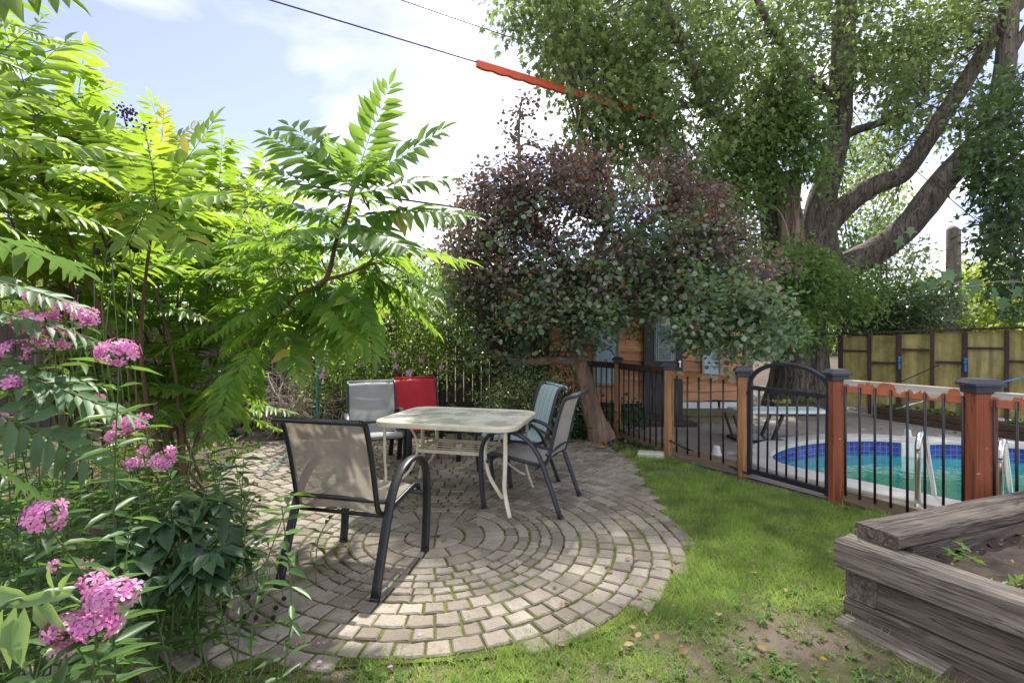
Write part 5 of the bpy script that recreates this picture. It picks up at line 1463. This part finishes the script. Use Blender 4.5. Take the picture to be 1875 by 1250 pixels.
# main leaning tree
b0 = np.array([-3.55, 5.0, 0])
main = [b0, P(300, 800, 4.6), P(421, 690, 4.1), P(463, 642, 4.0), P(500, 580, 3.9), P(546, 542, 3.8), P(596, 512, 3.7), P(616, 440, 3.65), P(634, 400, 3.6), P(646, 343, 3.6)]
def ex_main(L, ra):
    up = (0, 0, 1)
    S = lambda a, b_, **kw: frond(L, ra, P(*a), P(*b_) - P(*a), kw.pop('up', up), float(np.linalg.norm(P(*b_) - P(*a))) * 1.03, kw.pop('pairs', 11) + 2, **kw)
    cam_up = (0, -.75, .65)
    tp = (646, 343, 3.6)
    S(tp, (708, 165, 3.55), up=(0, -1, .1), droop=.02, hang=0)
    S(tp, (800, 238, 3.4), up=(-.4, -.8, .6), droop=.05, hang=.05)
    S(tp, (500, 232, 3.7), up=(.3, -.9, .5), droop=.25, hang=.05)
    S(tp, (540, 215, 3.9), up=(.3, -.9, .5), droop=.3, hang=0, pairs=12)
    S((640, 360, 3.6), (478, 300, 3.5), up=(.2, -.7, .8), droop=.25)
    S((640, 360, 3.6), (812, 305, 3.7), up=(-.2, -.7, .8), droop=.3)
    S((632, 400, 3.6), (835, 355, 3.4), up=(0, -.5, .9), droop=.35, pairs=12)
    S((630, 405, 3.6), (460, 345, 3.4), up=(0, -.5, .9), droop=.35, pairs=12)
    S((628, 410, 3.6), (740, 430, 3.1), up=(0, -.3, 1), droop=.3)
    S((625, 415, 3.6), (520, 420, 3.1), up=(0, -.3, 1), droop=.3)
    S((610, 450, 3.65), (840, 430, 3.5), droop=.4, pairs=13)
    S((610, 455, 3.65), (440, 420, 3.4), droop=.4)
    S((646, 343, 3.6), (615, 250, 3.2), up=(0, -.9, .4), droop=.2)
    S((646, 343, 3.6), (690, 280, 3.1), up=(0, -.8, .5), droop=.2)
    for a, b_ in (((661, 491), (820, 560)), ((661, 491), (760, 590)), ((640, 500), (690, 630)), ((610, 510), (640, 640)), ((596, 520), (600, 660)), ((560, 535), (570, 640)), ((661, 491), (800, 500)), ((661, 491), (740, 450)),
                  ((520, 560), (600, 600)), ((500, 575), (470, 640)), ((546, 542), (400, 520)), ((540, 545), (380, 560)), ((470, 630), (400, 700)), ((455, 650), (480, 740)), ((430, 680), (350, 740)), ((500, 580), (400, 620)), ((596, 520), (480, 480)),
                  ((560, 530), (660, 560)), ((600, 510), (520, 620)), ((421, 690), (460, 780)), ((440, 665), (380, 780)), ((500, 575), (560, 650)), ((661, 491), (700, 600)), ((596, 520), (700, 560))):
        S((*a, 3.8), (*b_, random.uniform(3.3, 4.1)), droop=random.uniform(.4, .8), pairs=random.choice((9, 10, 11)))
toh('tall feathery leaved sapling leaning over the paving, crown against the sky', [(main, [.045, .036, .028, .025, .023, .02, .018, .015, .013, .010]), ([P(596, 512, 3.7), P(640, 500, 3.65), P(672, 486, 3.6)], [.014, .011, .008])] + [([P(*a), P((a[0] + b_[0]) / 2, (a[1] + b_[1]) / 2 - 12, (a[2] + b_[2]) / 2), P(*b_)], [.010, .008, .005]) for a, b_ in (((625, 420, 3.62), (560, 400, 4.0)), ((625, 430, 3.64), (700, 440, 3.9)), ((546, 542, 3.8), (520, 480, 3.8)), ((596, 512, 3.7), (640, 530, 4.0)), ((520, 560, 3.85), (480, 420, 4.4)), ((520, 562, 3.86), (560, 590, 4.2)), ((672, 486, 3.6), (740, 500, 4.2)), ((480, 612, 3.95), (450, 560, 4.2)))],
    [((P(646, 343, 3.6)), (0.05, -.1, 1), 6, .55, dict(elev=(.5, -.2), pairs=10)), (P(560, 400, 4.0), (-.2, 0, 1), 7, .52, dict(elev=(.3, -.6))), (P(700, 440, 3.9), (.3, 0, 1), 7, .50, dict(elev=(.3, -.7))),
     (P(520, 480, 3.8), (0, 0, 1), 7, .55, dict(elev=(.4, -.6))), (P(640, 530, 4.0), (.2, 0, 1), 8, .52, dict(elev=(.2, -.9))), (P(480, 420, 4.4), (-.1, 0, 1), 7, .55, dict(elev=(.4, -.5))), (P(560, 590, 4.2), (0, 0, 1), 7, .50, dict(elev=(.2, -.9))),
     (P(740, 500, 4.2), (.3, 0, 1), 6, .50, dict(elev=(.2, -.8))), (P(450, 560, 4.2), (0, 0, 1), 7, .55, dict(elev=(.3, -.8)))], 'ail2', ex_main)

# left trees
def stemto(bx, by, tip, r=.017):
    tip = np.array(tip); b_ = np.array([bx, by, 0.0]); m1 = b_ * .55 + tip * .45 + np.array([RNG.normal(0, .1), RNG.normal(0, .1), .25]); return ([b_, m1, tip], [r, r * .75, r * .35])
def grp(label, base, tips, mat, ln, n_=8, pairs=10, extra=None, **kw):
    st_ = []; wh = []
    for (px, py, Y) in tips:
        tip = P(px, py, Y); st_.append(stemto(base[0] + RNG.normal(0, .08), base[1] + RNG.normal(0, .08), tip)); wh.append((tip, (RNG.normal(0, .15), RNG.normal(0, .15), 1), n_, ln * RNG.uniform(.85, 1.1), dict(pairs=pairs + 2, elev=(.8, -.35))))
    return toh(label, st_, wh, mat, extra, **kw)
def ex_A(L, ra):
    S = lambda a, b_, **kw: frond(L, ra, P(*a), P(*b_) - P(*a), kw.pop('up', (0, -.5, .9)), float(np.linalg.norm(P(*b_) - P(*a))) * 1.03, kw.pop('pairs', 11), **kw)
    tp = (285, 368, 3.0)
    S(tp, (392, 228, 3.0), up=(-.2, -1, .3), droop=.05, hang=0); S(tp, (175, 195, 2.9), up=(.3, -1, .3), droop=.15, hang=0, pairs=13)
    S(tp, (120, 300, 2.7)); S(tp, (420, 330, 2.8)); S(tp, (230, 420, 2.5)); S(tp, (370, 420, 2.7)); S(tp, (180, 370, 2.6)); S(tp, (320, 250, 3.3), up=(0, -1, .3), droop=.05)
grp('feathery sapling at left with a fan of bright sunlit leaves', (-2.6, 4.2), [(285, 368, 3.0), (190, 300, 3.4), (110, 400, 3.0)], 'ail', .55, 7, extra=ex_A)
grp('feathery bright tree whose crown climbs to the top left of the sky', (-3.6, 4.4), [(60, 200, 3.0), (140, 230, 3.6), (20, 110, 3.0), (40, 300, 2.8), (100, 330, 3.6), (70, 250, 3.5), (170, 380, 3.7), (200, 330, 3.9), (20, 400, 2.8), (130, 480, 3.4)], 'ail', .62, 8)
grp('feathery tree with dark seed clusters behind the bright sapling', (-4.6, 6.0), [(230, 320, 5.2), (320, 310, 5.4), (400, 350, 5.6), (480, 470, 5.6), (310, 470, 5.2), (170, 420, 5.0), (380, 480, 5.8), (350, 420, 5.0), (440, 420, 5.4), (260, 430, 4.6), (470, 350, 6.0)], 'ail', .75, 8)
grp('low shaded feathery leaved sapling in front of the bare twiggy shrub', (-2.9, 4.6), [(360, 700, 4.3), (290, 720, 4.2), (430, 740, 4.6), (220, 690, 3.9), (150, 660, 3.8), (330, 480, 4.4), (420, 520, 4.6)], 'ail2', .55, 8)
grp('shaded feathery leaved thicket above the phlox', (-3.2, 5.0), [(330, 560, 4.2), (240, 540, 3.8), (180, 600, 4.0), (400, 590, 4.6), (300, 660, 4.2), (90, 500, 3.4), (350, 640, 4.6), (220, 470, 4.0), (400, 500, 4.8)], 'ail2', .58, 8)
for k, (px, py, Y) in enumerate(((225, 205, 3.9), (255, 238, 4.0), (630, 0, 0))[:2]):
    mb = MB(); c = P(px, py, Y)
    for _ in range(70):
        q = c + RNG.normal(0, 1, 3) * [.045, .045, .03]; mb.box(tuple(q), (.014, .010, .012), Euler(tuple(RNG.uniform(0, 3, 3))).to_matrix())
    mb.tube([c, c + np.array([.05, .1, -.5])], .005, 5)
    tag(mb.build('seed_cluster', M['fruit']), ('dark dried seed cluster against the sky, upper one' if k == 0 else 'dark dried seed cluster against the sky, lower one by the yellow leaf'), 'seed cluster', 'dried seed clusters')
# a yellowing frond
L = Leaves(); ra = MB()
frond(L, ra, P(292, 300, 4.2), P(300, 200, 4.2) - P(292, 300, 4.2), (0, -1, .2), .45, 10, droop=.02, hang=0); frond(L, ra, P(292, 290, 4.2), P(345, 235, 4.2) - P(292, 300, 4.2), (0, -.8, .6), .4, 9)
e = empty('yellow_sapling', (P(292, 300, 4.2)[0], 4.3, 0), 0, 'thin sapling with yellowing feathery leaf against the sky', 'sapling')
L.build('leaves', T_LANCE, M['ail_y'], e, offset=e.location)
ra.tube([P(292, 300, 4.2), np.array([P(292, 300, 4.2)[0], 4.3, 0.])], [.006, .012], 6); ra.build('stem', M['stem'], e, True, offset=e.location)
# near blue-green fronds at the left edge
def ex_near(L, ra):
    S = lambda a, b_, **kw: frond(L, ra, P(*a), P(*b_) - P(*a), kw.pop('up', (0, -.35, 1)), float(np.linalg.norm(P(*b_) - P(*a))) * 1.02, kw.pop('pairs', 10), r=.003, **kw)
    S((-40, 655, 1.6), (235, 752, 1.8), droop=.15, hang=.15, pairs=12); S((-40, 690, 1.7), (180, 670, 1.9), droop=.3); S((-50, 740, 1.5), (235, 840, 1.75), droop=.3, hang=.35, pairs=10, up=(.2, -.8, .7))
    S((-60, 560, 1.6), (190, 600, 1.8), droop=.3, hang=.4); S((-60, 500, 1.5), (150, 545, 1.6), droop=.3, hang=.2); S((-50, 820, 1.3), (110, 905, 1.5), droop=.3, hang=.3)
    S((-60, 420, 1.5), (150, 470, 1.9), droop=.3, hang=.5)
toh('low blue green feathery branch reaching in at the left edge', [([np.array([-2.4, 1.9, 0]), np.array([-2.3, 1.75, .8]), P(-60, 640, 1.7), P(-55, 480, 1.6)], [.02, .017, .012, .008])], [], 'ail3', ex_near, group=None)
def ex_top(L, ra):
    S = lambda a, b_, **kw: frond(L, ra, P(*a), P(*b_) - P(*a), kw.pop('up', (0, -.6, .8)), float(np.linalg.norm(P(*b_) - P(*a))), kw.pop('pairs', 8), r=.003, **kw)
    S((-160, -25, 1.6), (130, -15, 1.7), droop=.1, hang=.75, pairs=9, lfl=.34); S((-40, 20, 2.2), (90, 70, 2.3), droop=.1, hang=.2, pairs=10)
    S((-60, 250, 1.9), (235, 255, 2.2), droop=.3, pairs=11); S((-60, 180, 1.9), (130, 190, 2.1), droop=.3, pairs=11); S((-60, 330, 1.8), (200, 390, 2.1), droop=.3); S((-60, 90, 2.0), (60, 130, 2.1), droop=.2); S((-60, 380, 1.7), (90, 440, 1.9), droop=.3)
    S((-20, 230, 2.2), (100, 60, 2.4), up=(0, -1, .3), droop=.3); S((-20, 120, 2.3), (60, 25, 2.4), up=(0, -1, .3), droop=.1)
toh('near bright feathery branches entering from the top left edge', [([np.array([-3.0, 2.3, 0]), np.array([-2.9, 2.2, 1.6]), P(-60, 200, 2.1), P(-55, 30, 2.1)], [.03, .024, .015, .008])], [], 'ail', ex_top, group=None)

# ------------------------------------------------------------ phlox
def lance_stem(L, mb, base, tip, nodes=9, ln=.11, w=.24, start=.25, r=.004, droop=.3):
    base = np.array(base, float); tip = np.array(tip, float); m1 = (base + tip) / 2 + RNG.normal(0, .05, 3)
    sp = smooth([base, m1, tip], 6); mb.tube(sp, list(np.linspace(r, r * .5, len(sp))), 5, cap=False)
    sp = np.array(sp)
    for k in range(nodes):
        t_ = start + (1 - start) * k / max(1, nodes - 1) * .97; i = t_ * (len(sp) - 1); j = int(i); q = sp[j] * (1 - i + j) + sp[min(j + 1, len(sp) - 1)] * (i - j)
        a = k * PI / 2 + RNG.normal(0, .5)
        for s_ in (0, PI):
            d = np.array([math.cos(a + s_), math.sin(a + s_), RNG.uniform(-.15, .5) - droop * .5])
            l_ = ln * RNG.uniform(.7, 1.15); L.add(q, d, np.array([0, 0, 1.]) + RNG.normal(0, .25, 3), l_, l_ * w)
def phlox(label, base, heads, n_extra, height, mat='phlox', floret=.033, spread=.18, leaf=.11):
    """heads: (px, py, Y, rpx)"""
    e = empty('phlox', (base[0], base[1], 0), 0, label, 'flower', 'pink phlox plants')
    L = Leaves(); mb = MB()
    for (px, py, Y, rp) in heads:
        c = P(px, py, Y); r = rp / F * Y
        b_ = np.array([base[0] * .6 + c[0] * .4 + RNG.normal(0, .03), base[1] * .7 + c[1] * .3 + .05, 0]); lance_stem(L, mb, b_, c - np.array([0, 0, r * .3]), max(4, int(c[2] / .10)), leaf)
        Fl = Leaves(); nf = max(5, int(14 * (r / floret) ** 1.8))
        v = nrm(RNG.normal(0, 1, (nf, 3)) + np.array([0, -.45, .35])); q = c + v * np.array([1, 1, .72]) * r * RNG.uniform(.72, 1.0, (nf, 1))
        dd = np.cross(v, nrm(RNG.normal(0, 1, (nf, 3)))); Fl.add(q, dd, v + RNG.normal(0, .25, (nf, 3)), floret * RNG.uniform(.85, 1.1, nf), floret)
        fo = Fl.build('flower_head', T_FLOWER, M['pink'], e, offset=e.location)
        Ey = Leaves(); vv = nrm(v); Ey.add(q + vv * .0025, dd, vv, floret * .16, floret * .16); Ey.build('flower_eyes', T_FLOWER, M['eye'], fo, offset=e.location)
        for i in range(0, nf, 2): mb.tube([c - np.array([0, 0, r * .3]), q[i] - v[i] * .004], .0012, 3, cap=False)
    for _ in range(n_extra):
        b_ = np.array([base[0] + RNG.normal(0, spread), base[1] + RNG.normal(0, spread), 0]); h = height * RNG.uniform(.6, 1.05)
        lance_stem(L, mb, b_, b_ + np.array([RNG.normal(0, .12), RNG.normal(0, .12), h]), int(h / .07), leaf)
    L.build('leaves', T_LANCE, M[mat], e, offset=e.location); mb.build('stems', M['stem'], e, True, offset=e.location)
phlox('big pink phlox cluster arching low at the bottom left corner', (-1.35, 1.5), [(125, 1150, 1.10, 40), (203, 1092, 1.12, 44), (170, 1064, 1.15, 22), (178, 1142, 1.1, 42), (118, 1178, 1.1, 20)], 3, .55, spread=.10)
phlox('pink phlox with small drooping cluster above the largest cluster', (-1.45, 1.9), [(85, 945, 1.35, 38), (158, 1030, 1.5, 9), (100, 1035, 1.5, 7)], 13, .85, spread=.22)
phlox('tall pink phlox with round flower head beside the dark seed heads', (-1.55, 2.3), [(218, 645, 1.55, 36)], 14, .9, spread=.25)
phlox('tall pink phlox with several heads against the left edge', (-2.0, 2.0), [(60, 590, 1.75, 34), (100, 620, 1.75, 32), (30, 640, 1.7, 26), (120, 570, 1.8, 26), (160, 580, 1.9, 24), (20, 700, 1.6, 18), (10, 760, 1.6, 14), (60, 545, 1.9, 14)], 15, 1.05, spread=.3)
phlox('pink phlox group in the middle of the left flower bed', (-2.2, 3.0), [(235, 778, 2.1, 26), (262, 770, 2.1, 18), (205, 800, 2.1, 13), (180, 728, 2.6, 9), (165, 632, 2.4, 8)], 18, .80, spread=.38)
phlox('two small pink phlox heads beside the leaning sapling stem', (-1.9, 3.0), [(245, 850, 2.1, 17), (300, 845, 2.1, 24), (312, 824, 2.1, 10), (262, 828, 2.1, 9)], 8, .45, spread=.28)
phlox('leafy phlox without flowers at the paving edge, left', (-2.15, 2.45), [(255, 1012, 2.0, 5)], 5, .40, spread=.22, leaf=.12)
phlox('leafy phlox with tiny blooms in the shaded left corner', (-2.6, 2.7), [(30, 1000, 2.2, 6)], 26, .95, spread=.42, leaf=.12)
# pale hanging leaves, bottom left
e = empty('pale_leaved_stem', (-1.35, 1.15, 0), 0, 'pale green stem with long hanging leaves in the bottom left corner', 'plant')
L = Leaves(); mb = MB()
pp = smooth([np.array([-1.4, 1.2, 0]), np.array([-1.35, 1.15, .6]), P(-10, 1120, 1.05), P(60, 1095, 1.08), P(110, 1085, 1.1), P(150, 1105, 1.1)], 4); mb.tube(pp, .0035, 6)
for (px, py, dxx, dzz, ln) in ((5, 1115, -.2, -1, .13), (30, 1105, .02, -1, .13), (45, 1110, .15, -1, .12), (60, 1100, .45, -1, .11), (80, 1095, .8, -.8, .09), (100, 1080, -.15, 1, .06), (40, 1100, -1, .15, .12), (60, 1098, -.9, .35, .10), (70, 1092, .9, .15, .09), (110, 1085, -.9, -.15, .10), (20, 1120, .35, -1, .13), (108, 1082, .6, .8, .06)):
    L.add(P(px, py, 1.08), [dxx, RNG.uniform(-.3, .2), dzz], [RNG.normal(0, .3), -1, .35], ln, ln * .26)
L.build('leaves', T_LANCE, M['phlox_l'], e, offset=e.location); mb.build('stem', M['stem'], e, True, offset=e.location)

# ------------------------------------------------------------ peony, trailing seed heads, goldenrod, morning glory
e = empty('peony', (-1.5, 2.35, 0), 0, 'dark green peony with broad lobed leaves spilling over the paving', 'plant')
L = Leaves(); mb = MB()
for (px, py, Y) in ((300, 945, 2.5), (330, 985, 2.45), (380, 1000, 2.4), (345, 1030, 2.35), (400, 990, 2.5), (385, 915, 2.7), (355, 905, 2.7), (290, 1000, 2.5), (330, 940, 2.6), (260, 960, 2.5), (365, 1045, 2.35), (415, 1010, 2.5), (300, 1030, 2.4), (250, 1000, 2.4), (320, 900, 2.8), (400, 960, 2.6), (270, 1045, 2.3), (365, 950, 2.6)):
    Y -= .42; c = P(px, py, Y); b_ = np.array([-1.5 + RNG.normal(0, .08), 2.35 + RNG.normal(0, .08), 0])
    mb.tube(smooth([b_, (b_ + c) / 2 + np.array([0, 0, .12]), c], 4), .004, 5, cap=False)
    out_ = nrm((c - b_) * [1, 1, 0] + np.array([0, -.1, 0]))
    for g_ in range(3):
        a0 = (g_ - 1) * .95 + RNG.normal(0, .15); d0 = np.array([out_[0] * math.cos(a0) - out_[1] * math.sin(a0), out_[0] * math.sin(a0) + out_[1] * math.cos(a0), -.30])
        q = c + nrm(d0) * .04
        for s_ in (-.55, 0, .55):
            d = nrm(np.array([d0[0] * math.cos(s_) - d0[1] * math.sin(s_), d0[0] * math.sin(s_) + d0[1] * math.cos(s_), -.35 + RNG.normal(0, .15)])); l_ = .105 * RNG.uniform(.8, 1.15) * (1.15 if s_ == 0 else .9) * 1.15
            L.add(q, d, np.array([0, 0, 1.]) + RNG.normal(0, .3, 3), l_, l_ * .44)
L.build('leaves', T_LANCE, M['peony'], e, offset=e.location); mb.build('stems', M['stem'], e, True, offset=e.location)

e = empty('coneflower', (-1.6, 2.75, 0), 0, 'flopped coneflower stems with round dark seed heads on the paving', 'plant')
mb = MB(); L = Leaves()
heads = [(410, 1110, 2.6), (430, 1085, 2.55), (500, 1130, 2.5), (505, 1112, 2.6), (520, 1095, 2.55), (478, 1098, 2.6), (535, 1040, 2.9), (468, 1130, 2.5), (455, 1092, 2.6), (490, 1142, 2.5), (470, 888, 3.6), (448, 1128, 2.5), (476, 915, 3.6)]
for (px, py, Y) in heads:
    c = G(px, py, .05); b_ = np.array([-1.6 + RNG.normal(0, .05), 2.75 + RNG.normal(0, .05), 0.05]); m1 = (b_ + c) / 2 + np.array([RNG.normal(0, .05), RNG.normal(0, .05), .22])
    sp = smooth([b_, m1, c], 6); mb.tube(sp, .002, 5, cap=False)
    for k in (4, 6, 8): L.add(sp[k], RNG.normal(0, 1, 3), [0, 0, 1], .05, .012)
    s_ = MB(); r = .013
    for z, rr_ in ((0, 0),): s_.tube([c + np.array([0, 0, zz_]) for zz_ in (-.012, -.008, 0, .008, .012)], [.004, .010, .013, .010, .004], 9)
    s_.build('seed_head', M['seed'], e, True, offset=e.location)
L.build('leaves', T_LANCE, M['peony'], e, offset=e.location); mb.build('stems', M['stem'], e, True, offset=e.location)
e = empty('seed_head_plant', (-2.2, 3.0, 0), 0, 'upright stems with black round seed heads before the feathery leaves', 'plant')
mb = MB()
for (px, py) in ((177, 460), (198, 448), (204, 440), (237, 450), (248, 457), (210, 500), (145, 533)):
    c = P(px, py, 2.7); mb.tube(smooth([np.array([-2.2 + RNG.normal(0, .08), 3.0, 0]), c - np.array([RNG.normal(0, .03), 0, .5]), c], 4), .0028, 5, cap=False)
    s_ = MB(); s_.tube([c + np.array([0, 0, zz_]) for zz_ in (-.018, -.012, 0, .012, .018)], [.006, .014, .018, .013, .004], 9); s_.build('seed_head', M['seed'], e, True, offset=e.location)
mb.build('stems', M['stem'], e, True, offset=e.location)
def spray(label, base, regs, n_, mat, leafm='phlox'):
    e = empty('goldenrod', base, 0, label, 'flower', 'yellow flowered plants')
    c = px_centers(regs, n_); L = Leaves(); clump_leaves(L, c, 22, (.02, .02, .03), .009, .8, droop=0); L.build('flower_spray', T_OVAL, M[mat], e, offset=base)
    mb = MB(); L2 = Leaves()
    for q in c[::2]: lance_stem(L2, mb, np.array(base) + RNG.normal(0, .04, 3) * [1, 1, 0], q, 6, .04, .16, r=.002)
    L2.build('leaves', T_LANCE, M[leafm], e, offset=base); mb.build('stems', M['stem'], e, True, offset=base)
g = G(345, 1135); spray('small yellow flowered clump growing at the paving edge', (g[0], g[1], 0), [(340, 1090, 38, 36, 2.45, 2.7, 1)], 46, 'yellow_fl')
spray('yellow green flower sprays among the middle phlox', (-2.2, 3.0, 0), [(205, 850, 40, 30, 2.5, 2.8, 1), (240, 805, 30, 16, 2.5, 2.7, .6)], 22, 'yellow_fl')
for k, (px, py) in enumerate(((402, 880), (417, 853))):
    c = P(px, py, 3.3); L = Leaves()
    for j in range(5):
        a = j * 1.257; L.add(c, [math.cos(a), -.3, math.sin(a) * .5], [0, -1, .4], .035, .03)
    mb = MB()
    o = L.build('bindweed_flower', T_ROUND, M['white_petal']); tag(o, ('white bindweed flower on the thin vine, lower and larger one' if k == 0 else 'white bindweed flower on the thin vine, upper one'), 'flower', 'white bindweed flowers')
mb = MB(); mb.tube(smooth([np.array([-2.3, 3.2, .2]), P(360, 890, 3.2), P(402, 876, 3.3), P(440, 845, 3.4), P(470, 835, 3.5)], 5), .003, 5)
L = Leaves()
for (px, py) in ((370, 868), (385, 893), (440, 862), (365, 905), (350, 885), (455, 845)): L.add(P(px, py, 3.3), RNG.normal(0, 1, 3), [0, -.4, 1], .07, .06)
e = empty('bindweed_vine', (-2.3, 3.2, 0), 0, 'thin green vine reaching right over the paving edge', 'vine')
mb.build('stem', M['stem'], e, True, offset=e.location); L.build('leaves', T_OVAL, M['weed'], e, offset=e.location)

# grape vine in front of the utility pole
e = empty('grape_vine', (P(1700, 600, 6.0)[0], 6.6, 0), 0, 'trailing vine with broad pale leaves hanging before the utility pole', 'vine')
mb = MB(); L = Leaves()
mb.tube(smooth([P(1660, 455, 7.0), P(1685, 500, 7), P(1720, 495, 7), P(1760, 525, 7), P(1830, 515, 7), P(1900, 520, 7)], 5), .006, 5)
mb.tube(smooth([P(1668, 445, 7), P(1676, 470, 7), P(1700, 455, 7)], 4), .004, 5); mb.tube(smooth([P(1900, 520, 7), P(1960, 620, 6.9), (7.1, 6.8, 0)], 4), .01, 6)
for (px, py, s_) in ((1650, 432, .2), (1668, 415, .16), (1700, 450, .10), (1690, 515, .2), (1712, 512, .18), (1745, 495, .26), (1790, 510, .28), (1760, 535, .2), (1818, 525, .24), (1850, 500, .26), (1868, 525, .22), (1840, 545, .2), (1672, 500, .15)):
    L.add(P(px, py, 7.0 + RNG.uniform(-.2, .2)), [RNG.normal(0, .6), 0, -1], [RNG.normal(0, .4), -1, .5], s_, s_ * .95)
mb.build('stem', M['twig'], e, True, offset=e.location); L.build('leaves', T_MAPLE, M['ail3'], e, offset=e.location)

# stone edging step in bottom left and bed edging
mb = MB(); mb.box((0, 0, .045), (.30, .20, .09), None, .010, jit=.004); o = mb.build('edging_block', M['stone']); g = G(150, 1225); o.location = (-1.86, 2.18, 0); o.rotation_euler = (0, 0, .35)
tag(o, 'pale concrete edging block beside the paving at the bottom left', 'block')
L = Leaves()
for _ in range(520):
    a, b_ = random.uniform(-4.6, -1.9), random.uniform(2.0, 6.8)
    if inpoly(np.array([a]), np.array([b_]), OUT)[0]: continue
    rosette(L, [a, b_, .02], 7, random.uniform(.05, .13), .03, .2)
tag(L.build('bed_ground_cover', T_LANCE, M['phlox']), 'low leafy ground cover filling the left flower bed', 'ground cover', kind='stuff')
L = Leaves()
for _ in range(130): rosette(L, [random.uniform(-4.5, .6), random.uniform(7.0, 7.8), .02], 8, random.uniform(.06, .14), .035, .2)
for _ in range(60): rosette(L, [random.uniform(1.15, 1.85), random.uniform(6.2, 6.9), .02], 7, random.uniform(.04, .08), .025, .2)
tag(L.build('fence_foot_weeds', T_LANCE, M['peony']), 'weeds and low plants along the foot of the back fence', 'weeds', kind='stuff')
